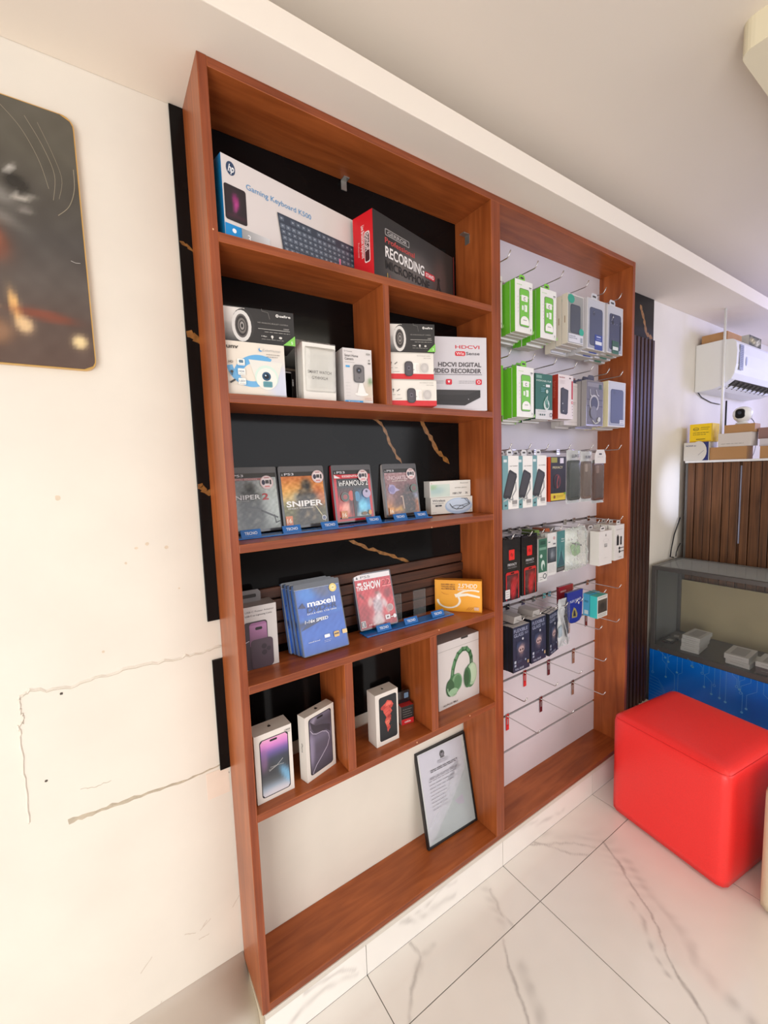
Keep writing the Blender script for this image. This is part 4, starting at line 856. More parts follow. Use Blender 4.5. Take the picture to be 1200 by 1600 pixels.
it = Item(); it.box(0, .046, 0, .075, 0, .062, (176, 40, 40), 'paper', front=(36, 34, 34), left=(214, 208, 206), top=(190, 46, 44)); f = it.face('front', .046, .075, .062); f.rect(0, 0, 1, .30, (206, 40, 44)); f.text('cable', .5, .1, .10, (240, 220, 220), w=.5, al='C', bold=1); f.dashes(.12, .82, .88, 4, .13, (150, 146, 142), .0012, .2)
it.face('left', .046, .075, .062).text('f', .5, .4, .3, (110, 106, 104), bold=1)
it.build('memory_card_box', pose(.524, .086, SH[4]+.0005, -8), 'small red, black and white box behind the middle smartphone box', 'box')
it = Item(); it.prism(rrpts(.085, .040, .006, 3), 0, .010, (30, 30, 34), (24, 24, 26), 'gloss'); f = it.face('front', .085, .01, .04, 'gloss'); f.rrect(.75, .35, .94, .8, .002, (110, 140, 170)); f.ring(.2, .5, .06, .3, (80, 80, 86))
it.build('phone_case', pose(.488, .112, SH[4]+.063, -6), 'glossy black phone case lying on top of the small red box', 'phone case')
# headphones box
w, d, h = .200, .080, .238
it = carton(w, d, h, (212, 206, 204), top=(176, 170, 168)); f = it.face('front', w, d, h); f.rect(0, .875, 1, .88, (150, 144, 142)); f.rect(.55, .97, .72, 1.0, (60, 56, 56))
G1, G2, G3 = (70, 116, 78), (118, 158, 122), (168, 196, 164)
f.line([(.31, .42), (.345, .56), (.39, .66), (.47, .76), (.58, .81), (.68, .80), (.76, .73), (.795, .64), (.80, .52)], .016, G1); f.line([(.33, .58), (.39, .69), (.47, .775), (.58, .825), (.68, .81), (.75, .755)], .010, (92, 140, 100)); f.line([(.31, .38), (.33, .55)], .004, G2); f.line([(.80, .50), (.80, .60)], .004, (120, 124, 120))
f.ell(.36, .32, .145, G1, .155); f.ell(.43, .34, .125, G2, .135); f.ell(.44, .34, .09, (84, 128, 90), .11); f.ell(.26, .29, .10, (60, 96, 66), .13); f.ell(.33, .22, .11, (150, 186, 150), .05); f.ring(.34, .30, .15, .12, (160, 190, 158), .155, 180, 300)
f.ell(.76, .36, .145, (84, 128, 90), .185); f.ell(.80, .38, .125, G3, .175); f.ell(.82, .39, .09, (186, 208, 180), .14); f.ell(.68, .35, .09, G1, .16); f.ell(.66, .35, .065, (56, 92, 62), .13)
f.text('AirPods Max', .08, .045, .028, (74, 68, 68), w=.36, bold=.2)
it.build('headphone_box', pose(.6745, .072, SH[4]+.0005, 1), 'large white box picturing green headphones in the right cubby', 'box')
# certificate
w, d, h = .240, .014, .334
root = bpy.data.objects.new('certificate_frame', None); root.empty_display_size = .02; C.objects.link(root); root.matrix_basis = pose(.634, .098, T+.0005, -1.5, 11.5, d); tag(root, 'black-framed certificate leaning in the bottom left compartment', 'picture frame')
t = .007
for a in ((0, w, 0, t), (0, w, h-t, h), (0, t, t, h-t), (w-t, w, t, h-t)):
    o = obj('frame_bar', bxm(bmesh.new(), a[0], a[1], 0, d, a[2], a[3], bevel=.001), M['blackpl']); o.parent = root
o = obj('backing', bxm(bmesh.new(), t, w-t, d*.55, d*.9, t, h-t), M['khaki']); o.parent = root
it = Item(); f = Face(it, Vector((t, .0055, t)), Vector((1, 0, 0)), Vector((0, 0, 1)), Vector((0, -1, 0)), w-2*t, h-2*t, 'paper'); f.rect(0, 0, 1, 1, (250, 247, 244)); f.rect(.035, .03, .945, .985, (242, 234, 246))
G = (112, 104, 116)
f.poly([(.55, .60), (.70, .66), (.72, .55), (.66, .50), (.60, .52)], (200, 192, 204)); f.poly([(.72, .72), (.80, .76), (.85, .66), (.74, .64), (.60, .70)], (200, 192, 204)); f.ell(.72, .47, .19, (228, 220, 232), .13); f.ell(.72, .47, .17, (242, 234, 246), .115); f.poly([(.62, .32), (.80, .35), (.82, .24), (.70, .26)], (200, 192, 204))
f.ell(.50, .895, .05, (96, 90, 94), .038); f.ell(.50, .89, .032, (150, 142, 150), .026); f.ell(.5, .91, .014, (60, 56, 60)); f.rect(.455, .852, .545, .862, (100, 94, 98))
f.text('REPUBLICA', .5, .835, .008, G, w=.22, al='C'); f.text('MINISTERIO', .5, .820, .008, G, w=.24, al='C'); f.text('CERTIDAO', .5, .805, .008, G, w=.2, al='C')
f.dashes(.22, .765, .80, 2, .018, (84, 78, 86), .0022, .05, 1); f.dashes(.18, .69, .78, 2, .014, (130, 122, 134), .0014, 0, 2)
for k in range(9): f.dashes(.16, .655-.038*k, .80 if k < 3 else .52, 1, .013, (124, 118, 128), .0013, .25, k+4)
f.rect(.05, .05, .3, .053, (160, 152, 160)); f.text('001', .90, .05, .008, G, al='R')
o = it.build('certificate_sheet', parent=root)
o = obj('glass_pane', bxm(bmesh.new(), t-.001, w-t+.001, .0028, .0040, t-.001, h-t+.001), M['glass']); o.parent = root
it = Item(); it.box(.012, .016, .004, .02, .0, .05, (190, 150, 110), 'paper')

# ================================================================== ART PANEL ON THE LEFT WALL
art = empty('wall_art', (-.42, WY, 1.877), 'rounded gold-rimmed art panel of a dark face with gold smears on left wall', 'picture')
w, h = .400, .517
def rpanel(name, w, h, r, y0, y1, mt, hole=0):
    bm = bmesh.new(); P = rrpts(w, h, r, 8, -w/2, -h/2)
    a = [bm.verts.new((x, y0, z)) for x, z in P]; b = [bm.verts.new((x, y1, z)) for x, z in P]; n = len(P)
    bm.faces.new(a); bm.faces.new(b[::-1])
    for i in range(n): bm.faces.new((a[i], b[i], b[(i+1) % n], a[(i+1) % n]))
    o = obj(name, bm, mt); o.parent = art; return o
rpanel('gold_rim', w, h, .022, -.0135, -.001, M['gold'])
it = Item(); f = Face(it, Vector((-w/2+.002, -.0140, -h/2+.002)), Vector((1, 0, 0)), Vector((0, 0, 1)), Vector((0, -1, 0)), w-.004, h-.004, 'gloss')
fn = blobs([(92, 74, 66), (80, 64, 58), (82, 74, 70), (66, 62, 60), (70, 66, 60), (80, 76, 66), (88, 84, 74)], [  # base tones lightened and greyed: reflection haze painted into the print
    (.44, .72, .24, .16, -35, (62, 60, 56), .8), (.54, .70, .05, .11, 25, (110, 106, 100), .8), (.60, .66, .12, .035, -20, (150, 146, 140), .7), (.50, .76, .10, .05, -50, (150, 146, 140), .7), (.52, .60, .22, .03, -18, (130, 126, 120), .7), (.715, .735, .028, .012, 40, (190, 186, 178), .95), (.735, .66, .03, .006, 50, (176, 172, 164), .8), (.76, .64, .045, .010, 12, (180, 174, 164), .9), (.765, .595, .03, .012, 0, (130, 124, 118), .8), (.74, .69, .05, .03, -20, (20, 18, 16), .9),
    (.60, .46, .09, .07, -30, (118, 62, 44), .9), (.62, .47, .03, .03, 0, (160, 96, 70), .8), (.56, .24, .05, .012, -25, (232, 190, 130), .95), (.68, .22, .018, .06, 12, (230, 180, 110), .95), (.71, .155, .035, .03, -25, (236, 200, 150), .9), (.80, .20, .12, .02, -5, (130, 60, 40), .8), (.94, .11, .032, .026, 0, (240, 214, 160), .95), (.58, .12, .08, .05, 0, (150, 110, 80), .8), (.3, .3, .2, .2, 0, (150, 96, 60), .7), (.2, .7, .2, .2, 0, (90, 86, 80), .6)], 2, 4)
phw, phh = f.w, f.h
def gridround(f, nx, ny, r):
    for j in range(ny):
        for i in range(nx):
            P = []; cs = []
            for a, b in ((i, j), (i+1, j), (i+1, j+1), (i, j+1)):
                u, v = a/nx, b/ny; q = min(v*f.h, (1-v)*f.h)
                k = (r-math.sqrt(max(0, r*r-(r-q)**2)))/f.w if q < r else 0
                uu = k+(1-2*k)*u; P.append(f.p(uu, v)); cs.append(fn(uu, v))
            f.it.poly(P, cs, f.mat)
    f.l += 1
gridround(f, 60, 66, .021)
def smooth(P, n=6):
    out = []; Q = [P[0]]+P+[P[-1]]
    for i in range(1, len(Q)-2):
        for k in range(n):
            t = k/n; out.append(tuple(.5*(2*Q[i][j]+(Q[i+1][j]-Q[i-1][j])*t+(2*Q[i-1][j]-5*Q[i][j]+4*Q[i+1][j]-Q[i+2][j])*t*t+(3*Q[i][j]-Q[i-1][j]-3*Q[i+1][j]+Q[i+2][j])*t**3) for j in (0, 1)))
    return out+[P[-1]]
for P, t_ in (([(.70, .97), (.78, .90), (.84, .80), (.87, .70)], .0007), ([(.80, .95), (.86, .86), (.90, .76), (.885, .66)], .0008), ([(.85, .94), (.90, .84), (.93, .75), (.91, .67)], .0006), ([(.985, .80), (.98, .72), (.95, .65), (.90, .605)], .0014)): f.line(smooth(P), t_, (150, 140, 120))
f.line([(.935, .435), (.955, .43), (.975, .432)], .0008, (200, 196, 190))
it.build('art_print', parent=art)

# ================================================================== PRODUCTS ON THE HOOKS
def hang(it, name, x, z, y, n, pitch, front_label, rest_label, cat, group, th=0, drop=.002, w=.1, seed=1, tab=None, turn=0):
    """n alike packs one behind the other on one hook; label of the k-th says how far back it hangs"""
    rnd = random.Random(seed); first = None
    for k in range(n):
        M4 = pose(x+(rnd.uniform(-.001, .001)*k if x > .93 else .0005*k), y+pitch*k, z-drop*k*rnd.uniform(.3, 1.4), th+(turn*k))
        lab = front_label if k == 0 else rest_label.format(ORD[k])
        if first is None: first = it.build(name, M4, lab, cat, group)
        else: clone(first, M4, lab)
        if k == 0 and tab:
            t = Item(); tw, thh, col, tx = tab; h0 = tx[1]
            t.prism([(0, 0), (tw, 0), (tw, thh*.7), (tw*.85, thh), (tw*.15, thh), (0, thh*.7)], 0, .0009, col)
            f = Face(t, Vector((0, 0, 0)), Vector((1, 0, 0)), Vector((0, 0, 1)), Vector((0, -1, 0)), tw, thh, 'paper'); f.rrect(.22, .40, .78, .68, .0018, (60, 56, 54))
            t.build('hang_tab', Matrix.Translation((tx[0], .0075, h0)), parent=first)
    return first
LG = (104, 190, 44)
def green_box(w=.094, d=.019, h=.174, rev=False):
    it = Item(); it.box(0, w, 0, d, 0, h, LG, front=LG if rev else (228, 226, 222), right=(214, 212, 206), bottom=(196, 190, 176), top=(150, 196, 84)); f = it.face('front', w, d, h)
    if rev: return it
    g = (112, 186, 66)
    f.text('ANKER', .10, .90, .018, (150, 200, 110), w=.30, bold=.5); f.rect(.80, .885, .94, .905, (90, 90, 90)); f.text('PRO', .80, .86, .014, (90, 90, 90), w=.12)
    f.rrect(.24, .115, .80, .845, .008, (96, 104, 90)); f.rrect(.26, .125, .78, .835, .007, g); f.rect(.26, .69, .78, .70, (200, 214, 190)); f.rrect(.34, .605, .70, .72, .003, (232, 230, 224)); f.text('C', .52, .625, .06, (70, 70, 66), al='C', bold=1.2)
    f.rrect(.36, .43, .46, .52, .002, (226, 232, 220)); f.rrect(.50, .41, .66, .54, .002, (232, 236, 226)); f.rect(.53, .43, .55, .51, g)
    f.ell(.52, .21, .24, (236, 234, 228), .11, 18, 0, 180); f.rect(.28, .15, .76, .215, (236, 234, 228)); f.rect(.42, .235, .62, .25, (160, 156, 150))
    for k in range(5): f.ell(.12, .66-.07*k, .012, (120, 118, 112)); f.ell(.89, .60-.06*k, .010, (160, 158, 150))
    f.rect(.81, .05, .84, .09, (80, 80, 76)); f.poly([(.90, 0), (1, 0), (1, .08)], (150, 200, 110)); return it
def gstack(x, z, y, n, row, hk, hooks, rev=False, w=.094):
    hang(green_box(w=w, rev=rev), 'accessory_pack', x, z, y, n, .0207,
         f'lime-green and white phone accessory box, frontmost on the {hk} hook of the {row} row', f'lime-green phone accessory box, {{}} from front on the {hk} hook of the {row} row',
         'box', f'lime-green boxes on the {row} row', 0, .003, seed=int(x*100), turn=.35, tab=(.03, .022, (120, 196, 60), (w/2-.015, .174)))
gstack(.924, 1.862, .050, 4, 'top', 'first', 0, False, .062); gstack(.992, 1.840, 0, 6, 'top', 'second', 0); gstack(1.1305, 1.838, 0, 6, 'top', 'third', 0)
gstack(.924, 1.560, .048, 4, 'second', 'first', 0, True, .062); gstack(.999, 1.551, 0, 6, 'second', 'second', 0)
# case boxes with window
def case_box(w, d, h, side, body, case, kind):
    it = Item(); it.box(0, w, 0, d, 0, h, (206, 202, 198), left=side, bottom=(206, 200, 190), top=(196, 194, 190)); f = it.face('front', w, d, h)
    if kind == 'teal':
        f.rect(.03, .02, .97, .98, (142, 142, 138)); f.grid(.05, .20, .95, .97, 6, 6, blobs([(120, 122, 120), (150, 150, 146)], [])); f.rrect(.16, .22, .80, .80, .010, (62, 66, 78)); f.rrect(.19, .24, .77, .78, .009, case)
        f.ell(.20, .90, .21, (44, 150, 128), .09); f.ell(.86, .27, .15, (44, 160, 136), .075); f.rect(.04, .03, .96, .20, (206, 206, 214)); f.text('LIQUID', .08, .145, .024, (90, 90, 110), w=.4, bold=.5); f.text('SILICONE', .08, .105, .024, (90, 90, 110), w=.5, bold=.5); f.rect(.78, .05, .92, .15, (150, 156, 166))
        g = it.face('left', w, d, h); g.rect(.45, .42, .56, .56, (150, 110, 60))
    else:
        f.rect(.04, .02, .96, .985, (176, 176, 184)); f.grid(.06, .03, .94, .97, 6, 6, blobs([(150, 152, 164), (176, 178, 188), (186, 186, 192)], [])); f.rrect(.13, .08, .87, .83, .012, (54, 58, 76)); f.rrect(.15, .095, .85, .815, .011, case)
        if kind == 'navy':
            f.ell(.36, .72, .07, (62, 66, 82)); f.line([(.33, .73), (.40, .75)], .0012, (150, 156, 170)); f.rect(.42, .01, .86, .31, (44, 66, 140)); f.rect(.52, .26, .76, .28, (190, 196, 220)); f.rect(.45, .11, .82, .18, (214, 216, 222)); f.rect(.5, .21, .76, .225, (120, 130, 180))
        elif kind == 'green':
            f.ell(.34, .76, .08, (36, 40, 50)); f.ell(.34, .65, .07, (36, 40, 50)); f.ell(.36, .76, .03, (190, 190, 196)); f.line([(.26, .68), (.36, .79)], .002, (170, 170, 180)); f.rect(.80, .20, .87, .7, (40, 34, 36))
            f.text('. . . .', .2, .62, .03, (200, 200, 206), w=.6); f.rect(.3, .02, .72, .27, (40, 84, 60)); f.rect(.34, .08, .68, .15, (206, 210, 206)); f.rect(.30, .0, .72, .04, (46, 100, 70))
        else:
            f.ell(.34, .76, .06, (60, 66, 84)); f.rect(.66, .06, .92, .16, (200, 200, 206)); f.rect(.70, .08, .88, .09, (120, 120, 130)); f.rect(.70, .12, .88, .13, (120, 120, 130))
    return it
CR = (222, 214, 196)
hang(case_box(.105, .024, .184, CR, 0, (74, 78, 88), 'teal'), 'case_box', 1.2965, 1.842, .0, 4, .0255, 'cream phone case box with teal dots, frontmost on the fourth top-row hook', 'cream phone case box, {} from front on the fourth top-row hook', 'box', 'windowed phone case boxes', 0, .006, seed=4)
hang(case_box(.128, .024, .197, (206, 204, 206), 0, (74, 80, 104), 'navy'), 'case_box', 1.4275, 1.838, .0, 4, .0255, 'windowed box with navy phone case and blue tag, frontmost on fifth top-row hook', 'windowed navy phone case box, {} from front on the fifth top-row hook', 'box', 'windowed phone case boxes', 0, .005, seed=5, tab=(.045, .026, (196, 196, 200), (.040, .197)))
hang(case_box(.125, .024, .195, (206, 204, 206), 0, (62, 66, 88), 'green'), 'case_box', 1.5745, 1.840, .0, 4, .0255, 'windowed box with dark phone case and green tag, frontmost on rightmost top-row hook', 'windowed dark phone case box, {} from front on the rightmost top-row hook', 'box', 'windowed phone case boxes', 0, .005, seed=6, tab=(.045, .026, (196, 196, 200), (.030, .195)))
# second row
def teal_pack():
    w, d, h = .098, .018, .164
    it = carton(w, d, h, (40, 98, 84), bottom=(196, 190, 180), left=(30, 70, 60)); f = it.face('front', w, d, h); f.rect(0, 0, 1, .215, (206, 204, 204))
    f.rrect(.05, .90, .36, .965, .001, (110, 150, 136)); f.text('HYDROGEL FILM', .05, .83, .035, (190, 206, 200), w=.86, bold=.8); f.rect(.60, .72, .84, .775, (214, 214, 214)); f.rect(.42, .74, .54, .75, (150, 180, 170)); f.dashes(.30, .68, .62, 3, .035, (110, 160, 170), .002, .4, 3)
    f.ell(.66, .62, .07, (180, 196, 186)); f.ell(.63, .33, .17, (196, 206, 200), .12); f.ell(.62, .40, .10, (90, 140, 124), .10); f.ell(.66, .30, .09, (60, 110, 96), .05); f.line([(.55, .42), (.68, .52), (.66, .40)], .002, (206, 216, 210))
    for k in range(3): f.ell(.26+.12*k, .10, .035, (60, 90, 84))
    f.ring(.88, .10, .08, .3, (70, 70, 84)); f.dashes(.1, .17, .6, 1, .03, (150, 160, 160), .0012, 0); return it
hang(teal_pack(), 'film_pack', 1.108, 1.548, .004, 4, .019, 'dark teal screen film pack with white foot, second slatwall row', 'dark teal screen film pack, {} from front on the second row', 'pack', 'teal film packs', -1, .002, seed=3)
def red_pack():
    w, d, h = .094, .032, .166
    it = carton(w, d, h, (214, 202, 202), left=(170, 52, 36), bottom=(180, 170, 164), top=(190, 70, 56)); f = it.face('front', w, d, h)
    f.text('borofone', .08, .925, .035, (150, 50, 50), w=.36, bold=1); f.rect(.72, .92, .84, .95, (90, 70, 70)); f.rect(.88, .46, .98, .88, (176, 50, 56)); f.ell(.93, .385, .06, (190, 60, 66)); f.ell(.93, .385, .03, (226, 190, 190))
    f.poly([(.16, .69), (.34, .72), (.34, .70), (.66, .66), (.62, .14), (.54, .10), (.18, .12), (.14, .16)], (40, 38, 40)); f.poly([(.20, .66), (.34, .69), (.60, .65), (.58, .16), (.22, .15)], (56, 54, 56)); f.ell(.28, .35, .025, (200, 200, 200)); f.ell(.32, .18, .02, (200, 200, 200))
    for k in range(4): f.ell(.92, .30-.07*k, .02, (120, 100, 100))
    f.dashes(.08, .86, .5, 3, .03, (170, 150, 150), .001, .3, 5)
    it.face('left', w, d, h).text('borofone', .35, .85, .07, (206, 110, 90), rot=-90); return it
hang(red_pack(), 'power_bank_box', 1.236, 1.553, -.002, 2, .034, 'red and white box picturing a black charger, second slatwall row', 'red and white box, {} from front behind the charger box', 'box', 'red and white boxes', -1, .002, seed=9)
def white_pack():
    w, d, h = .112, .018, .170
    it = carton(w, d, h, (206, 198, 198), left=(196, 190, 186), bottom=(186, 180, 170)); f = it.face('front', w, d, h)
    for a, b in (((.04, .08), (.90, .08)), ((.90, .08), (.90, .92)), ((.90, .92), (.04, .92))): f.line([a, b], .0008, (150, 130, 134))
    f.text('STAR', .62, .53, .022, (140, 120, 124), w=.3, al='C'); f.text('LINK', .62, .49, .02, (140, 120, 124), w=.2, al='C'); f.dashes(.4, .86, .8, 3, .03, (180, 168, 170), .001, .3); return it
hang(white_pack(), 'white_case_box', 1.328, 1.536, .034, 3, .020, 'pinkish white slim box half behind the red and white box', 'pinkish white slim box, {} from front behind the red box', 'box', 'slim white boxes', 3, .004, seed=2)
def clear_pack():
    w, d, h = .124, .022, .183
    it = carton(w, d, h, (122, 116, 118), 'gloss', left=(150, 146, 146), bottom=(150, 140, 130), top=(60, 58, 58)); f = it.face('front', w, d, h)
    f.rect(.03, .03, .97, .97, (96, 92, 96)); f.rect(.06, .86, .94, .95, (126, 122, 124)); f.rect(.72, .82, .90, .93, (40, 66, 54)); f.rect(.04, .57, .96, .585, (50, 46, 50)); f.rect(.04, .43, .96, .445, (50, 46, 50))
    f.ring(.45, .50, .28, .22, (170, 166, 168)); f.ell(.45, .50, .20, (58, 58, 70)); f.line([(.20, .80), (.22, .68), (.30, .66)], .003, (200, 196, 196)); f.line([(.55, .80), (.62, .70), (.72, .67)], .003, (206, 202, 202)); f.line([(.36, .12), (.50, .05), (.70, .08), (.64, .14)], .004, (196, 196, 180)); f.ell(.74, .15, .08, (190, 190, 186)); f.ell(.4, .3, .2, (104, 102, 108), .14); return it
hang(clear_pack(), 'magnetic_case_pack', 1.4285, 1.533, .0, 4, .024, 'smoky clear pack with ring-shaped magnetic case, second slatwall row', 'smoky clear pack, {} from front on the second slatwall row', 'pack', 'smoky clear packs', 0, .003, seed=2, tab=(.045, .022, (52, 48, 50), (.022, .183)))
hang(case_box(.142, .026, .192, (226, 216, 178), 0, (66, 72, 96), 'plain'), 'case_box', 1.5915, 1.534, .0, 4, .0275, 'cream-sided box with navy phone case, right end of second slatwall row', 'cream-sided navy case box, {} from front at right of the second row', 'box', 'windowed phone case boxes', 0, .003, seed=2)
# third row: three teal-white holder packs
def holder_pack():
    w, d, h = .082, .036, .187
    it = carton(w, d, h, (226, 222, 218), bottom=(40, 38, 38), left=(96, 140, 142), top=(206, 202, 198)); f = it.face('front', w, d, h)
    f.rect(0, .0, .34, 1, (104, 146, 150)); f.rrect(.06, .88, .26, .93, .001, (206, 214, 214)); f.text('car holder', .44, .80, .020, (110, 106, 104), w=.5, bold=.6)
    f.poly([(.02, .26), (.38, .72), (.46, .74), (.86, .66), (.88, .60), (.50, .22), (.42, .18), (.04, .22)], (44, 42, 44)); f.poly([(.10, .27), (.42, .70), (.80, .63), (.46, .25)], (60, 58, 60)); f.line([(.80, .50), (.82, .36), (.58, .24), (.62, .18), (.36, .18)], .005, (150, 150, 150)); f.line([(.04, .16), (.30, .20), (.44, .14)], .005, (170, 172, 170))
    f.rect(.58, .09, .88, .16, (140, 136, 134)); f.dashes(.58, .07, .9, 2, .02, (170, 166, 164), .001, .2); f.rrect(.12, .06, .22, .09, .001, (50, 60, 60)); return it
for k, (x, wd) in enumerate(((.923, ' leftmost'), (1.001, ' middle'), (1.083, ' rightmost'))):
    hang(holder_pack(), 'phone_holder_pack', x, 1.228-.001*(k == 1), .0, 3, .037, f'teal and white phone holder pack,{wd} of the three fronts on third slatwall row', f'teal and white holder pack, {{}} from front behind the{wd} of three', 'box', 'teal and white holder packs', -1.5, .0015, seed=k, tab=(.028, .022, (206, 204, 206), (.03, .187)))
def privacy_pack():
    w, d, h = .098, .012, .171
    it = carton(w, d, h, (34, 30, 32), left=(214, 76, 40), bottom=(150, 50, 30)); f = it.face('front', w, d, h); f.rect(.02, .02, .98, .18, (204, 176, 50)); f.rect(.04, .87, .42, .985, (140, 136, 50)); f.rect(.60, .85, .84, .97, (210, 202, 214)); f.text('PRIVACY', .12, .735, .052, (196, 186, 150), w=.66, bold=.8)
    f.ell(.42, .45, .23, (96, 44, 46), .16); f.ell(.38, .44, .17, (34, 30, 32), .14); f.line([(.42, .30), (.40, .42), (.48, .56)], .003, (190, 84, 80)); f.ell(.24, .10, .06, (120, 60, 30), .035); f.dashes(.38, .12, .86, 2, .03, (160, 130, 30), .0014, .2); f.rect(.86, .14, .98, .19, (120, 150, 50)); return it
hang(privacy_pack(), 'screen_protector_pack', 1.192, 1.238, -.001, 6, .0145, 'black and yellow privacy protector pack with orange side, third slatwall row', 'orange-sided privacy protector pack, {} from front on third slatwall row', 'pack', 'orange-sided protector packs', 0, .001, seed=1, turn=.5)
def bagged(x, z, w, h, c1, c2, label, seed, header=None, cam=True):
    it = Item(); pts = rrpts(w, h, .012, 4); it.prism(pts, 0, .010, c1, c2, 'gloss'); f = it.face('front', w, .01, h, 'gloss'); f.rrect(.06, .03, .94, .97, .010, c2)
    f.grid(.14, .05, .86, .93, 5, 10, blobs([c1, c2, tuple(min(255, v+22) for v in c2)], [(.3, .5, .2, .5, 0, tuple(min(255, v+18) for v in c1), .6)]))
    if cam: f.rrect(.24, .72, .52, .93, .006, tuple(min(255, v+50) for v in c2))
    o = it.build('bagged_phone_case', pose(x, .004, z, 0), label, 'phone case', 'phone cases in clear bags')
    crumple('clear_bag', -.009, w+.009, -.012, h+(.040 if header is None else .012), -.0025, .0016, M['film'], o, 8, 12, seed, back=.013)
    if header:
        t = Item(); P = [(.002, 0), (w+.004, 0), (w+.004, .035), (w-.010, .058), (.016, .058), (.002, .035)]; t.prism(P, -.004, -.003, header); g = Face(t, Vector((.002, -.004, 0)), Vector((1, 0, 0)), Vector((0, 0, 1)), Vector((0, -1, 0)), w, .058, 'paper'); g.rrect(.38, .62, .64, .74, .002, (60, 56, 54)); g.text('fashion case', .5, .45, .07, (150, 140, 134), w=.5, al='C')
        t.build('header_card', Matrix.Translation((0, 0, h-.004)), parent=o)
    else:
        t = Item(); g = Face(t, Vector((.01, -.0035, h+.010)), Vector((1, 0, 0)), Vector((0, 0, 1)), Vector((0, -1, 0)), w-.02, .016, 'paper'); g.text('LUXO' if seed % 2 else 'RUBIK', .5, .1, .7, (40, 38, 40), w=.8, al='C', bold=1); t.build('lettering', parent=o)
    return o
bagged(1.318, 1.234, .080, .160, (66, 72, 70), (88, 92, 90), 'dark green-grey ribbed phone case in clear bag, third slatwall row', 21, cam=False)
bagged(1.415, 1.234, .066, .155, (110, 92, 84), (130, 112, 102), 'brown phone case in clear bag, middle one on third slatwall row', 22)
bagged(1.494, 1.222, .082, .160, (84, 58, 50), (108, 78, 68), 'brown phone case under white header card, right end of third row', 24, (206, 200, 192))
# fourth row
def black_pack(lab):
    w, d, h = .093, .007, .219
    it = carton(w, d, h, (28, 25, 27), 'gloss', left=(24, 22, 24)); f = it.face('front', w, d, h, 'gloss'); f.rrect(.34, .67, .66, .84, .002, (214, 40, 40)); f.ell(.5, .755, .07, (150, 24, 24)); f.line([(.42, .70), (.58, .81)], .001, (226, 90, 80))
    f.text('PRIVACY', .52, .575, .040, (186, 182, 184), w=.52, al='C', bold=1); f.text('FULL SCREEN', .52, .535, .022, (150, 146, 150), w=.50, al='C')
    f.rrect(.14, -.0, .90, .475, .008, (190, 36, 38)); f.grid(.19, .0, .85, .43, 10, 12, blobs([(34, 26, 28), (50, 30, 32), (110, 34, 36), (70, 32, 36)], [(.55, .35, .25, .3, 10, (196, 44, 50), .85), (.7, .7, .25, .2, 0, (180, 40, 46), .7), (.15, .6, .15, .4, 0, (74, 60, 62), .8)], 6)); f.rrect(.42, .44, .62, .462, .002, (20, 16, 18))
    if lab: f.rrect(.10, .04, .36, .19, .002, (214, 210, 208)); f.dashes(.14, .15, .32, 3, .04, (110, 106, 104), .002, .1)
    return it
def jagged(w, seed):   # the torn-looking row of punched tops
    it = Item(); rnd = random.Random(seed)
    for k in range(6): it.prism([(w*k/6, 0), (w*(k+1)/6, 0), (w*(k+.8)/6, .006+rnd.random()*.004), (w*(k+.2)/6, .006)], .001, .006, (24, 22, 24), None, 'gloss')
    return it
for k, (x, z) in enumerate(((.922, .898), (1.0225, .901))):
    o = hang(black_pack(k == 0), 'privacy_glass_pack', x, z, .0, 8, .0115, ('black privacy glass pack with white sticker, leftmost front on fourth row', 'black privacy glass pack without sticker, second front on fourth row')[k], 'black privacy glass pack, {} from front, ' + ('leftmost' if k == 0 else 'second')+' hook of fourth row', 'pack', 'black and red glass packs', 0 if k == 0 else 1, .001, seed=k+5, turn=.1)
    jagged(.093, k).build('scalloped_top', Matrix.Translation((0, 0, .219)), parent=o)
def narrow(w, h, d, kind):
    it = carton(w, d, h, (206, 204, 202), 'paper'); f = it.face('front', w, d, h)
    if kind == 'green':
        f.rect(0, .22, 1, 1, (52, 98, 78)); f.rect(.2, .86, .8, .95, (30, 70, 54)); f.rect(.1, .74, .9, .80, (110, 150, 130)); f.ell(.30, .60, .14, (180, 200, 190)); f.ell(.5, .38, .22, (190, 206, 196), .12); f.ell(.55, .33, .12, (60, 104, 86), .08); f.ring(.72, .12, .2, .3, (70, 80, 90)); f.dashes(.1, .1, .5, 2, .05, (110, 110, 110), .0015, .2)
    elif kind == 'bw':
        f.rect(0, .30, 1, .66, (44, 46, 52)); f.grid(.05, .32, .95, .64, 4, 5, blobs([(50, 56, 62), (70, 78, 86)], [(.55, .5, .2, .3, 20, (150, 156, 164), .8)])); f.ell(.75, .87, .12, (190, 150, 150)); f.dashes(.1, .25, .9, 6, .035, (150, 146, 146), .001, .2); f.rect(.06, .78, .30, .80, (70, 110, 100)); f.rect(.6, .72, .9, .75, (90, 90, 100))
    else:
        f.rect(0, 0, 1, 1, (66, 120, 120)); f.rect(0, 0, 1, .12, (66, 62, 62)); f.dashes(.1, .07, .9, 2, .03, (170, 170, 166), .0014, .2); f.text('Hoco', .55, .78, .04, (210, 220, 220), w=.35, bold=.6); f.rect(.5, .73, .9, .745, (200, 210, 210)); f.poly([(.1, .16), (.3, .7), (.5, .3), (.7, .6), (.9, .2)], (84, 132, 134)); f.poly([(.05, .14), (.5, .5), (.95, .14)], (52, 84, 92))
    return it
hang(narrow(.052, .166, .012, 'green'), 'accessory_card', 1.1205, .935, .0, 6, .019, 'narrow green and white accessory card beside the black packs', 'narrow green and white card, {} from front beside the black packs', 'pack', 'narrow green cards', 0, .0015, seed=2)
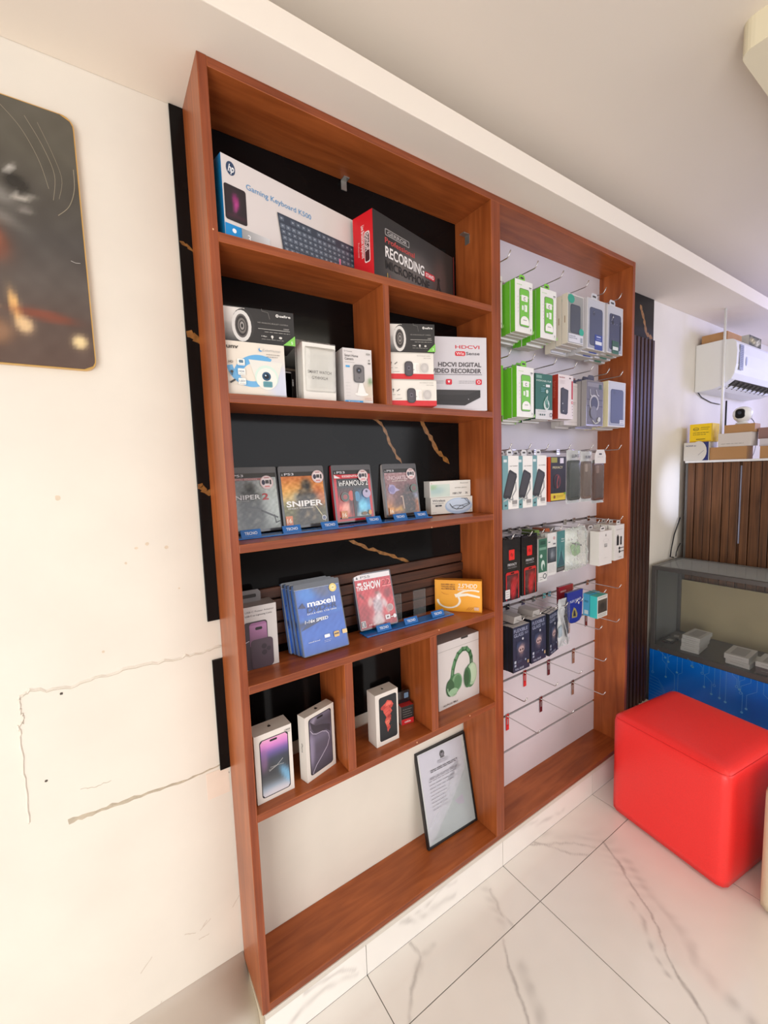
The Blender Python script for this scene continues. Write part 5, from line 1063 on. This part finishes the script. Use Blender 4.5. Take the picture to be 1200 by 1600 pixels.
hang(narrow(.055, .166, .012, 'bw'), 'accessory_card', 1.176, .951, .0, 6, .019, 'narrow white card with black photo band, fourth slatwall row', 'narrow white and black card, {} from front on fourth slatwall row', 'pack', 'narrow white cards', 0, .0015, seed=3)
hang(narrow(.060, .162, .012, 'teal'), 'accessory_card', 1.235, .956, .0, 6, .019, 'narrow teal card with dark foot, left of the plastic bag', 'narrow teal card, {} from front left of the plastic bag', 'pack', 'narrow teal cards', 4, .0015, seed=4)
for x, c in ((1.135, (104, 130, 50)), (1.20, (170, 84, 40)), (1.262, (190, 186, 190))):
    t = Item(); t.prism([(0, 0), (.034, 0), (.030, .020), (.004, .020)], 0, .06, c, tuple(int(v*.8) for v in c)); tt = t.build('header_card_bundle', Matrix.Translation((x, .03, 1.110)), {(104, 130, 50): 'olive green folded header cards hanging above the green card', (170, 84, 40): 'orange folded header cards hanging above the white card', (190, 186, 190): 'white folded header cards left of the plastic bag'}[c], 'header card')
# plastic bag with green earpiece
bg_ = empty('plastic_bag', (1.36, .0, 1.03), 'crumpled translucent plastic bag with a green item inside, fourth row', 'bag')
o = crumple('bag_film', -.072, .088, -.082, .092, -.016, .008, M['bag'], None, 16, 18, 5, None, .030, .12); o.parent = bg_
bm = bmesh.new(); bmesh.ops.create_cube(bm, size=1)
for v in bm.verts: v.co = Vector((v.co.x*.050*(1.1 if v.co.z > 0 else .8), v.co.y*.020, v.co.z*.052))
bmesh.ops.bevel(bm, geom=bm.edges[:], offset=.007, segments=3, affect='EDGES'); bmesh.ops.transform(bm, matrix=Matrix.Translation((.012, .006, .0)) @ Matrix.Rotation(R(-14), 4, 'Y'), verts=bm.verts)
o = obj('green_earphone_case', bm, plain('green_silicone', (118, 180, 92), .45), smooth=True); o.parent = bg_
o = obj('dark_rim', bxm(bmesh.new(), -.008, .036, -.004, .014, .020, .027, bevel=.001, mat=Matrix.Rotation(R(14), 4, 'Y')), M['blackpl']); o.parent = bg_
# white boxes
def plainwhite(w, d, h, kind):
    it = carton(w, d, h, (214, 208, 204), left=(236, 234, 226), bottom=(200, 196, 188), top=(206, 202, 196)); f = it.face('front', w, d, h)
    if kind == 'adapter': apple(f, .52, .87, .05, (150, 146, 144), (214, 208, 204)); f.ring(.52, .72, .22, .08, (190, 184, 182), .05); f.rrect(.40, .52, .62, .63, .002, (170, 166, 164)); f.rect(.42, .54, .60, .56, (130, 126, 124)); f.text('USB-C', .5, .2, .02, (170, 166, 164), w=.3, al='C')
    elif kind == 'ear':
        f.text('earbuds pro', .16, .86, .022, (110, 104, 104), w=.66, bold=.6); f.rrect(.20, .42, .44, .68, .001, (30, 28, 30)); f.rect(.26, .66, .36, .72, (30, 28, 30)); f.rrect(.58, .42, .74, .66, .001, (34, 32, 34)); f.ell(.50, .33, .08, (36, 34, 36)); f.rect(.50, .32, .95, .34, (36, 34, 36)); f.ell(.50, .23, .08, (36, 34, 36)); f.rect(.50, .22, .95, .24, (36, 34, 36)); f.text('TWS', .4, .06, .02, (90, 86, 86), w=.3, bold=.5)
    return it
hang(plainwhite(.098, .042, .150, 'adapter'), 'adapter_box', 1.537, .934, .0, 2, .055, 'plain white adapter box with small fruit mark, right of the plastic bag', 'plain white adapter box, {} from front right of the plastic bag', 'box', 'plain white hook boxes', -2, .0, seed=1, tab=(.036, .020, (206, 200, 196), (.02, .150)), turn=1)
hang(plainwhite(.086, .030, .160, 'ear'), 'earbud_box', 1.6655, .939, .0, 3, .034, 'white box picturing black earbuds at right end of fourth row', 'white earbud box, {} from front at right end of fourth row', 'box', 'earbud boxes', 2, .0, seed=1, tab=(.036, .020, (206, 200, 196), (.028, .160)))
# fifth row
def flex():
    w, d, h = .094, .012, .172
    it = carton(w, d, h, (34, 42, 66), bottom=(24, 28, 44), left=(18, 20, 30), top=(190, 184, 182)); f = it.face('front', w, d, h)
    f.text('FLEXIBLE', .06, .875, .075, (150, 156, 180), w=.82, bold=.4); f.text('GLASS', .06, .775, .075, (150, 156, 180), w=.56, bold=.4); f.text('5D', .70, .79, .05, (150, 156, 180), w=.2); f.ell(.58, .70, .05, (190, 190, 200)); f.grid(.2, .22, .85, .66, 8, 10, blobs((34, 42, 66), [(.45, .62, .28, .2, 0, (170, 140, 140), .9), (.45, .35, .22, .14, 0, (90, 80, 96), .8), (.1, .8, .3, .1, 20, (60, 76, 110), .7)], 4))
    f.ell(.48, .48, .17, (176, 150, 150), .07); f.ell(.42, .47, .045, (70, 50, 56)); f.ell(.56, .47, .045, (70, 50, 56)); f.rect(.40, .38, .56, .42, (120, 96, 100)); f.rrect(.05, .20, .16, .26, .001, (170, 176, 190)); f.rrect(.05, .13, .16, .18, .001, (150, 156, 176)); f.ell(.72, .22, .04, (150, 156, 180)); f.rrect(.83, .12, .92, .19, .001, (176, 150, 110)); f.text('FULL GLUE', .10, .05, .04, (170, 176, 196), w=.5, bold=.8); f.dashes(.24, .24, .5, 2, .03, (110, 120, 150), .001, .2); return it
hang(flex(), 'flexible_glass_pack', .973, .619, .0, 6, .014, 'dark blue flexible glass pack with skull print, leftmost front on fifth row', 'dark blue flexible glass pack, {} from front, leftmost bunch of fifth row', 'pack', 'dark blue glass packs', 0, .001, seed=1)
hang(flex(), 'flexible_glass_pack', 1.0785, .625, .0, 6, .014, 'dark blue flexible glass pack, middle front of three on fifth row', 'dark blue flexible glass pack, {} from front, middle bunch of fifth row', 'pack', 'dark blue glass packs', 2, .001, seed=2, w=.1)
hang(flex(), 'flexible_glass_pack', 1.189, .624, .0, 3, .016, 'dark blue flexible glass pack turned aslant, right bunch of fifth row', 'dark blue flexible glass pack, {} from front, aslant right bunch', 'pack', 'dark blue glass packs', 13, .001, seed=3)
it = carton(.05, .02, .185, (190, 186, 182)); f = it.face('front', .05, .02, .185); f.rect(0, .26, 1, .62, (92, 128, 70)); f.dashes(.1, .2, .9, 6, .03, (140, 136, 132), .0012, .1); f.rect(.1, .75, .9, .78, (150, 150, 150))
it.build('green_label_pack', pose(.921, .070, .590, 0), 'white pack with green band, half hidden at the far left of fifth row', 'pack')
for x, n in ((1.00, 'leftmost'), (1.11, 'middle')):
    t = Item(); t.prism([(0, 0), (.05, 0), (.044, .024), (.006, .024)], 0, .07, (176, 170, 166), (160, 152, 148)); t.build('header_card_bundle', Matrix.Translation((x, .02, .795)), f'pale folded header cards above the {n} dark blue packs', 'header card')
sl = empty('cable_bag', (1.285, .0, .74), 'clear bag with white cable and dark plug hanging right of dark blue packs', 'bag')
o = crumple('bag_film', -.035, .045, -.10, .10, -.004, .004, M['film'], None, 8, 12, 8, None, .012); o.parent = sl
it = Item(); it.prism([(-.022, .06), (-.014, .062), (.038, -.088), (.036, -.10), (.020, -.04)], 0, .004, (222, 222, 224), None, 'gloss'); o = it.build('white_strip', parent=sl)
it = Item(); it.prism([(.010, .02), (.030, .03), (.042, -.05), (.030, -.07), (.014, -.01)], .005, .009, (60, 58, 56), None, 'gloss'); o = it.build('dark_plug', parent=sl)
it = Item(); it.prism([(-.026, -.02), (-.006, -.01), (-.004, -.055), (-.024, -.06)], .004, .008, (176, 190, 200), None, 'gloss'); o = it.build('blue_plug', parent=sl)
def pouch(col, col2, w, h, rim):
    it = Item(); n = 10; P = [(0, h), (w*.04, h*.35)]+[(w/2-w*.44*math.cos(R(180*k/n)), h*.18-h*.18*math.sin(R(180*k/n))) for k in range(n+1)]+[(w*.96, h*.35), (w, h)]
    it.prism(P, 0, .012, col, col2, 'gloss'); f = it.face('front', w, .012, h, 'gloss'); return it, f
it, f = pouch((26, 44, 140), (18, 28, 90), .112, .135, 0)
f.text('FLEX BAND', .18, .66, .07, (190, 196, 220), w=.7, bold=.8, rot=3); f.poly([(.30, .18), (.30, .32), (.42, .50), (.54, .44), (.66, .26), (.62, .16)], (150, 140, 80)); f.poly([(.38, .22), (.42, .42), (.5, .38), (.56, .2)], (40, 40, 60)); f.ell(.72, .60, .05, (200, 200, 210)); f.ring(.5, .06, .33, .1, (60, 60, 60), .05, 180, 360)
it.build('blue_pouch', pose(1.3065, .0, .722, 0), 'glossy blue pouch with yellow print hanging on the fifth row', 'pouch')
it, f = pouch((150, 36, 46), (110, 26, 34), .10, .125, 0); f.rect(.1, .8, .5, .86, (200, 150, 150))
it.build('red_pouch', pose(1.318, .045, .745, 0), 'red pouch mostly hidden behind the blue pouch', 'pouch')
w, d, h = .082, .034, .098
it = carton(w, d, h, (206, 204, 196), left=(60, 196, 196), top=(70, 170, 158), bottom=(90, 150, 150)); f = it.face('front', w, d, h); f.rect(.06, .22, .96, .82, (64, 54, 44)); f.grid(.08, .25, .94, .80, 6, 6, blobs([(60, 50, 40), (84, 74, 62)], [(.5, .5, .3, .3, 30, (40, 34, 28), .9)])); f.dashes(.1, .14, .9, 2, .07, (120, 116, 110), .002, .1); f.dashes(.1, .92, .9, 1, .07, (120, 116, 110), .002, .1)
it.build('turquoise_box', pose(1.529, -.001, .700, 0), 'turquoise-sided box with dark photo front, right of the blue pouch', 'box')
it = carton(w, .03, .100, (60, 150, 190), left=(74, 164, 206), top=(60, 140, 150)); g = it.face('left', w, .03, .1); g.text('micro', .2, .62, .12, (30, 70, 90), w=.6, bold=.8); g.rrect(.2, .08, .8, .26, .001, (190, 214, 220))
it.build('light_blue_box', pose(1.531, .036, .701, 0), 'light blue box hanging right behind the turquoise box', 'box')

# ================================================================== OTTOMANS
def ottoman(name, label, A, B, D, top, mt, seamc):
    """A left back corner, B near left corner, D far right corner on the floor plane"""
    A, B, D = Vector(A+(0,)), Vector(B+(0,)), Vector(D+(0,)); ux = (B-A); uy = (D-A); Cc = (A+D+B-A)
    ctr = (B+D)/2; w1, w2 = ux.length, uy.length; ang = math.atan2(uy.y, uy.x)
    root = empty(name, (ctr.x, ctr.y, FZ), label, 'ottoman', 'square ottomans'); root.matrix_basis = Matrix.Translation((ctr.x, ctr.y, FZ)) @ Matrix.Rotation(ang, 4, 'Z')
    hh = top-FZ; bm = bmesh.new(); n = 14
    r = bmesh.ops.create_cube(bm, size=1); bmesh.ops.subdivide_edges(bm, edges=bm.edges[:], cuts=n, use_grid_fill=True)
    rr = .027
    for v in bm.verts:
        x, y, z = v.co*2
        # rounded box with slightly domed cushion
        P = Vector((x*w2/2, y*w1/2, z*(hh-.012)/2)); q = Vector((max(-w2/2+rr, min(w2/2-rr, P.x)), max(-w1/2+rr, min(w1/2-rr, P.y)), max(-(hh-.012)/2+rr*.4, min((hh-.012)/2-rr, P.z))))
        dlt = P-q
        if dlt.length > 1e-6: P = q+dlt.normalized()*min(dlt.length, rr)
        b = .010*(1-x*x)*(1-y*y) if z > .9 else 0
        P.z += b
        if abs(x) > .9 and z < .9: P.x += math.copysign(.004, x)*(1-y*y)*(1-z*z)
        if abs(y) > .9 and z < .9: P.y += math.copysign(.004, y)*(1-x*x)*(1-z*z)
        v.co = P+Vector((0, 0, (hh-.012)/2+.012))
    o = obj('cushion', bm, mt, smooth=True); o.parent = root
    bm = bmesh.new(); rad = .026; zt = hh-rad*.55
    P = rrpts(w2-.008, w1-.008, rad, 6, -w2/2+.004, -w1/2+.004); P.append(P[0])
    tubem(bm, [(x, y, zt) for x, y in P], .0011, 6); o = obj('top_seam', bm, seamc); o.parent = root
    for sx in (-1, 1):
        for sy in (-1, 1):
            bm = bmesh.new(); bmesh.ops.create_cone(bm, cap_ends=True, segments=12, radius1=.016, radius2=.018, depth=.014, matrix=Matrix.Translation((sx*(w2/2-.05), sy*(w1/2-.05), .007))); o = obj('foot', bm, M['blackpl']); o.parent = root
ottoman('ottoman', 'red leatherette cube ottoman on the marble tiles before the blue counter', (1.492, -.092), (1.435, -.517), (1.915, -.150), .325, M['red_leather'], plain('red_seam', (232, 36, 36), .45))
ottoman('ottoman', 'cream leatherette cube ottoman cut off by the right edge of the photo', (1.468, -.592), (1.410, -1.010), (1.888, -.650), .322, M['cream_leather'], plain('cream_seam', (196, 180, 150), .5))

# ================================================================== GLASS DISPLAY COUNTER
X0, X1, Y0, Y1 = 2.345, 2.695, -1.45, .142
gc = empty('display_counter', (X0, Y0, FZ), 'grey-framed glass display counter with blue circuit-print front', 'counter')
def part(name, a, mt, parent=gc, bev=.001): return box(name, *a, mt, parent, None, bev)
it = Item(); it.box(X0, X1, Y0, Y1, FZ+.0, .300, (16, 84, 168), 'gloss')
f = Face(it, Vector((X0, Y1, FZ)), Vector((0, -1, 0)), Vector((0, 0, 1)), Vector((-1, 0, 0)), Y1-Y0, .300-FZ, 'gloss'); LB = (92, 172, 236)
f.grid(0, 0, 1, 1, 20, 6, blobs([(0, 104, 222), (2, 110, 228), (10, 120, 232)], [(.3, .5, .1, .3, 0, (16, 96, 186), .7)], 3))
rnd = random.Random(12)
for k in range(64):
    x = .012+k*.0155; v1 = 1.0; v0 = .45+.5*rnd.random(); dx = rnd.choice((-1, 1, 0, 1))*.012*rnd.choice((1, 2)); mid = (v0+v1)/2+.05
    P = [(x, v1), (x, mid), (x+dx, mid-abs(dx)*3.2), (x+dx, v0)]
    f.line(P, .0016, LB); f.l -= 1
    (f.ell if k % 3 else f.ring)(*((x+dx, v0-.012, .0036, (96, 176, 230)) if k % 3 else (x+dx, v0-.012, .0042, .35, LB))); f.l -= 1
    y = .04+.4*rnd.random(); f.line([(x, y), (x+.02, y), (x+.03, y+.05)], .0012, (40, 120, 200)); f.l -= 1
for k in range(7): f.line([(.0, .62-.045*k), (.03+.004*k, .60-.045*k), (.05+.005*k, .50-.045*k)], .0013, LB); f.l -= 1
adopt(it.build('blue_front_panel'), gc)
GT = .79; ft = .022
part('base_tray', (X0, X1, Y0, Y1, .301, .330), M['grey'])
for x in (X0, X1-ft):
    for y in (Y0, Y1-ft): part('corner_post', (x, x+ft, y, y+ft, .330, GT-ft), M['grey'])
for x in (X0, X1-ft): part('top_rail', (x, x+ft, Y0, Y1, GT-ft, GT), M['grey'])
for y in (Y0, Y1-ft): part('cross_rail', (X0+ft, X1-ft, y, y+ft, GT-ft, GT), M['grey'])
part('glass_top', (X0+ft*.6, X1-ft*.6, Y0+ft*.6, Y1-ft*.6, GT-.004, GT+.001), M['glass'], gc, 0); part('glass_front', (X0+.003, X0+.006, Y0+ft, Y1-ft, .330, GT-ft), M['glass'], gc, 0)
part('glass_end', (X0+ft, X1-ft, Y1-.008, Y1-.004, .330, GT-ft), M['glass'], gc, 0); part('back_board', (X1-.012, X1-.006, Y0+ft, Y1-ft, .330, .655), M['khaki'])
def stackbox(x, y, z, w, d, h, th, label, col=(206, 206, 200), pr='white', name='phone_box', grp='boxes inside the glass counter'):
    it = Item(); it.box(0, w, 0, d, 0, h, col, 'paper', front=tuple(int(c*.98) for c in col), top=col); t = it.face('top', w, d, h); t.rect(.12, .2, .88, .8, (170, 168, 164)) if pr == 'white' else t.rect(.05, .05, .95, .95, (70, 62, 60)); t.text('a', .5, .45, .1, (120, 118, 114), al='C')
    l = it.face('left', w, d, h); l.dashes(.2, .5, .8, 1, .1, (150, 146, 140), .002, .2)
    return it.build(name, Matrix.Translation((x, y, z)) @ Matrix.Rotation(R(th), 4, 'Z'), label, 'box', grp)
hb = .0215
for k in range(4): stackbox(2.385+.002*k, -.085-.002*(k % 2), .331+k*hb, .150, .085, .021, 4-2*k, ('bottom', 'second', 'third', 'top')[k]+' white box of the left stack inside the glass counter')
stackbox(2.375, -.305, .331, .15, .10, .026, -3, 'lower white box of the middle pair inside the glass counter'); stackbox(2.378, -.300, .358, .15, .10, .026, 2, 'upper white box of the middle pair inside the glass counter')
stackbox(2.372, -.440, .331, .14, .11, .030, 3, 'lower black-topped box right of the middle pair in the counter', (90, 80, 78), 'dark'); stackbox(2.37, -.438, .362, .14, .11, .026, 0, 'white box lying on the dark box inside the glass counter')
for k in range(3): stackbox(2.38, -.62-.17*k, .331, .15, .12, .03+.012*k, 3*k, f'white box, {ORD[k]} beyond the photo edge inside the glass counter')
for k, (x, y, c) in enumerate(((2.42, .060, (60, 56, 56)), (2.52, .050, (130, 124, 120)))):
    it = Item(); it.box(0, .09, 0, .05, 0, .010, c, 'gloss'); it.box(.02, .05, .012, .036, .010, .0115, (180, 178, 172)); it.build('cable_pack', Matrix.Translation((x, y, .331)) @ Matrix.Rotation(R(20*k), 4, 'Z'), ('flat dark packet in the left corner of the glass counter', 'flat grey packet left of the white stack in the counter')[k], 'pack')

# ---- wooden back counter with boxes on top
bc = empty('back_counter', (2.73, -.6, FZ), 'tall back counter faced with brown timber slats and a white top', 'counter')
BY0, BY1, BZ = -1.45, .135, 1.375
part('carcass', (2.745, 3.05, BY0, BY1, FZ, BZ-.012), M['slat_v'], bc); part('white_top', (2.722, 3.06, BY0, BY1+.004, BZ-.012, BZ), M['whitepl'], bc)
part('edge_trim', (2.725, 2.745, BY1-.012, BY1, FZ, BZ-.012), M['grey'], bc)
k = 0; y = BY1-.013
rnd = random.Random(4)
while y > BY0+.05:
    wv = .034+.012*(k % 2)
    if k != 5: part('wood_slat', (2.722+.006*(k % 3 == 1), 2.746, y-wv, y, FZ, BZ-.014), M['slat_v'], bc, .002)
    else:
        part('wood_slat', (2.722, 2.746, y-wv+.010, y, FZ, BZ-.014), M['slat_v'], bc, .002)
        o = part('light_gap', (2.7445, 2.7448, y-wv+.001, y-wv+.009, .9, 1.34), M['led'] if 'led' in M else M.setdefault('led', plain('led_strip', (210, 220, 255), .5)), bc, 0)  # pale plate painted as light showing through the slat gap
    y -= wv+.0035; k += 1
def bbox(x, y, z, w, d, h, th, label, col, top=None, left=None, deco=None, cat='box', name='cardboard_box'):
    """box on the back counter: w runs towards the camera (-y), d away (+x)"""
    it = Item(); it.box(0, d, -w, 0, 0, h, col, 'paper', left=left or col, top=top or col)
    f = Face(it, Vector((0, 0, 0)), Vector((0, -1, 0)), Vector((0, 0, 1)), Vector((-1, 0, 0)), w, h, 'paper')
    if deco: deco(f)
    return it.build(name, Matrix.Translation((x, y, z)) @ Matrix.Rotation(R(th), 4, 'Z'), label, cat, 'boxes on the back counter')
KB = (178, 134, 88)
def d_yel(f): f.ring(.28, .72, .13, .2, (60, 60, 30), .09); f.text('hoco', .28, .69, .06, (60, 60, 30), w=.16, al='C', bold=1); f.dashes(.5, .78, .9, 2, .1, (120, 110, 30), .003, .2); f.dashes(.15, .5, .9, 2, .1, (110, 100, 30), .003, .3); f.dashes(.3, .14, .7, 1, .1, (60, 50, 20), .004, 0); f.rect(0, 0, 1, .06, (206, 160, 20)); f.rect(.97, 0, 1, 1, (200, 170, 90))
def d_blu(f):
    f.rect(.75, 0, 1, 1, (34, 44, 110)); f.ell(.60, .5, .33, (216, 212, 206), .56); f.rect(0, 0, .6, 1, (216, 212, 206)); f.text('NOKIA ac', .08, .78, .08, (60, 70, 120), w=.42, bold=1); f.line([(.6, .3), (.82, .55)], .002, (150, 150, 160))
bbox(2.735, .152, 1.3755, .126, .12, .108, 0, 'white and navy box with round-ended panel, left on the back counter', (214, 210, 204), (90, 90, 120), None, d_blu, name='white_navy_box')
bbox(2.74, .126, 1.484, .112, .12, .106, 3, 'bright yellow box standing on the white and navy box', (240, 202, 16), (206, 180, 60), (240, 202, 16), d_yel, name='yellow_box')
bbox(2.745, .022, 1.3755, .170, .10, .072, 0, 'long brown carton at the bottom beside the white and navy box', KB, (150, 110, 70))
bbox(2.75, -.014, 1.448, .150, .10, .075, -2, 'long white box stacked on the brown carton', (214, 206, 200), (190, 184, 180), None, lambda f: f.dashes(.1, .2, .8, 1, .1, (120, 116, 110), .002, .1), name='long_white_box')
bbox(2.755, -.040, 1.5235, .135, .10, .046, 2, 'small brown carton under the white camera', KB, (160, 120, 80))
bbox(2.745, -.205, 1.3755, .20, .16, .066, 0, 'brown carton on the back counter at the right photo edge', KB, (160, 120, 80))
bbox(2.77, -.195, 1.442, .12, .12, .040, 4, 'purple and white flat box on the right-hand carton', (206, 200, 206), (110, 100, 140), None, lambda f: f.rect(.3, .1, 1, .5, (90, 84, 130)), name='flat_box')
bbox(2.80, -.180, 1.483, .10, .10, .060, 0, 'small mauve-brown carton behind the camera boxes', (150, 116, 110), (130, 100, 96))
cm = empty('security_camera', (2.81, -.105, 1.570), 'white round-headed security camera standing on small brown carton', 'camera')
def lathe(name, prof, mt, parent, n=24, sy=1):
    bm = bmesh.new(); rings = []
    for r_, z in prof: rings.append([bm.verts.new((r_*math.cos(2*math.pi*k/n), sy*r_*math.sin(2*math.pi*k/n), z)) for k in range(n)])
    for a, b in zip(rings, rings[1:]):
        for k in range(n): bm.faces.new((a[k], a[(k+1) % n], b[(k+1) % n], b[k]))
    bm.faces.new(rings[0][::-1]); bm.faces.new(rings[-1]); o = obj(name, bm, mt, smooth=True); o.parent = parent; return o
lathe('camera_base', [(.030, 0), (.032, .006), (.024, .014), (.020, .016)], M['whitepl'], cm)
hd = lathe('camera_head', [(.006, .012), (.026, .018), (.040, .034), (.046, .054), (.044, .072), (.034, .088), (.018, .097), (.004, .099)], M['whitepl'], cm)
bm = bmesh.new(); P = rrpts(.042, .052, .016, 6, -.021, -.026); a = [bm.verts.new((-.0475+.25*(abs(y)**2+abs(z)**2)*8, y, z+.058)) for y, z in P]; b = [bm.verts.new((-.030, y, z+.058)) for y, z in P]; bm.faces.new(a[::-1]); n = len(P)
for i in range(n): bm.faces.new((a[i], a[(i+1) % n], b[(i+1) % n], b[i]))
o = obj('black_face', bm, M['blackpl']); o.parent = hd
bm = bmesh.new(); bmesh.ops.create_cone(bm, cap_ends=True, segments=16, radius1=.009, radius2=.007, depth=.006, matrix=Matrix.Translation((-.049, 0, .062)) @ Matrix.Rotation(R(90), 4, 'Y')); o = obj('lens', bm, plain('lens_glass', (70, 74, 84), .1)); o.parent = hd
tag(tube('support_pole', [(2.878, .0165, 1.376), (2.876, .0145, 1.8), (2.878, .0165, 2.2503)], .007, M['whitepl']), 'thin white vertical pole from the back counter to the ceiling beam', 'pole')
tag(tube('black_cable', [(2.722, .155, 1.03), (2.70, .158, .99), (2.66, .160, .93), (2.625, .160, .84), (2.61, .158, .80), (2.64, .152, .793)], .0035, M['blackpl']), 'black cable looping down the wall behind the glass counter', 'cable')
tag(tube('black_cable', [(2.722, .150, .87), (2.70, .152, .85), (2.675, .152, .82), (2.665, .150, .795)], .003, M['blackpl']), 'short black cable beside the timber-slat counter edge', 'cable')
tag(tube('wall_cable', [(3.42, WY-.004, 1.78), (3.42, WY-.004, 1.40), (3.42, WY-.004, 1.1)], .005, M['blackpl']), 'dark cable running straight down the wall below the air conditioner', 'cable')
tag(tube('drain_wire', [(2.93, WY-.01, 1.80), (3.0, WY-.006, 1.775), (3.15, WY-.006, 1.752), (3.3, WY-.006, 1.748)], .003, M['blackpl']), 'thin dark wire drooping along the wall under the air conditioner', 'cable')

# ---- air conditioner
ac = empty('air_conditioner', (3.33, WY, 1.8), 'white split air conditioner high on the wall above the back counter', 'air conditioner')
L0, L1 = 2.905, 3.78
prof = [(WY-.001, 2.082), (.03, 2.084), (-.015, 2.076), (-.032, 2.055), (-.038, 2.00), (-.036, 1.93), (-.028, 1.88), (-.014, 1.850), (.030, 1.818), (.075, 1.803), (WY-.001, 1.798)]
bm = bmesh.new(); a = [bm.verts.new((L0, y, z)) for y, z in prof]; b = [bm.verts.new((L1, y, z)) for y, z in prof]; n = len(prof)
bm.faces.new(a); bm.faces.new(b[::-1])
for i in range(n): bm.faces.new((a[i], b[i], b[(i+1) % n], a[(i+1) % n]))
bmesh.ops.bevel(bm, geom=[e for e in bm.edges if abs(e.verts[0].co.x-e.verts[1].co.x) < 1e-6], offset=.003, segments=2, affect='EDGES')
bmesh.ops.recalc_face_normals(bm, faces=bm.faces[:]); acb = obj('casing', bm, M['whitepl'], ac)
def slopebox(name, x0, x1, s0, s1, p, q, th, mt, parent=ac):
    """thin plate lying on the line p->q of the profile (y,z), from fraction s0 to s1"""
    p, q = Vector(p), Vector(q); d = (q-p); nrm = Vector((-d.y, d.x)).normalized(); 
    if nrm.x > 0: nrm = -nrm
    A, B = p+d*s0, p+d*s1; bm = bmesh.new(); V = []
    for x in (x0, x1):
        for pt in (A, B, B+nrm*th, A+nrm*th): V.append(bm.verts.new((x, pt.x, pt.y)))
    for f_ in ((0, 1, 2, 3), (7, 6, 5, 4), (0, 4, 5, 1), (1, 5, 6, 2), (2, 6, 7, 3), (3, 7, 4, 0)): bm.faces.new([V[i] for i in f_])
    bmesh.ops.recalc_face_normals(bm, faces=bm.faces[:]); return obj(name, bm, mt, parent)
slopebox('air_outlet', L0+.07, L1-.07, .05, .80, (-.014, 1.850), (.030, 1.818), .0012, M['blackpl'])
slopebox('louvre_flap', L0+.06, L1-.06, .0, .9, (.028, 1.8165), (.075, 1.800), .004, M['whitepl'])
for k in range(9): slopebox('louvre_vane', L0+.09+k*.08, L0+.094+k*.08, .1, 1.0, (-.010, 1.846), (.040, 1.812), .008, M['grey'])
slopebox('front_seam', L0+.03, L0+.032, 0, 1, (-.038, 2.00), (-.036, 1.93), .0012, M['grey'])
it = Item(); it.box(L0+.04, L0+.10, -.0400, -.0385, 1.90, 2.045, (150, 154, 170), 'paper')
f = Face(it, Vector((L0+.04, -.0400, 1.90)), Vector((1, 0, 0)), Vector((0, 0, 1)), Vector((0, -1, 0)), .06, .145, 'paper'); f.dashes(.1, .9, .95, 12, .07, (90, 94, 120), .003, .2); adopt(it.build('energy_label'), ac)
it = Item(); f = Face(it, Vector((L0+.14, -.0386, 1.93)), Vector((1, 0, 0)), Vector((0, 0, 1)), Vector((0, -1, 0)), .03, .06, 'paper'); f.ell(.5, .5, .4, (170, 176, 200), .45); adopt(it.build('badge'), ac)
tag(box('brown_carton', 2.93, 3.16, .02, .15, 2.0845, 2.135, plain('kraft_card', KB, .8, noise=.05)), 'brown carton lying on top of the air conditioner', 'box')
it = Item(); it.box(0, .22, 0, .10, 0, .060, (90, 88, 70), 'gloss', top=(190, 190, 190), left=(196, 196, 190)); f = it.face('front', .22, .10, .06); f.grid(0, 0, 1, 1, 12, 6, blobs([(50, 52, 40), (110, 104, 76), (60, 60, 52)], [(.3, .5, .2, .3, 20, (190, 176, 120), .8), (.7, .4, .15, .4, -20, (206, 200, 170), .8)], 20))
it.build('printed_box', Matrix.Translation((3.12+.08, -.005, 2.085)), 'dark printed box on the air conditioner beside the brown carton', 'box')
# line drawing decal on the wall below the air conditioner
it = Item(); f = Face(it, Vector((3.55, WY-.0006, 1.30)), Vector((1, 0, 0)), Vector((0, 0, 1)), Vector((0, -1, 0)), .8, .5, 'paper')
f.line([(.1, .55), (.2, .72), (.34, .80), (.5, .78)], .006, (50, 50, 70)); f.line([(.2, .60), (.3, .66), (.36, .60)], .006, (50, 50, 70)); f.line([(.12, .4), (.2, .2), (.4, .12)], .006, (50, 50, 70)); f.line([(.05, .3), (.08, .45)], .006, (50, 50, 70)); f.ring(.45, .45, .2, .04, (50, 50, 70))
adopt(it.build('line_drawing'), wall)
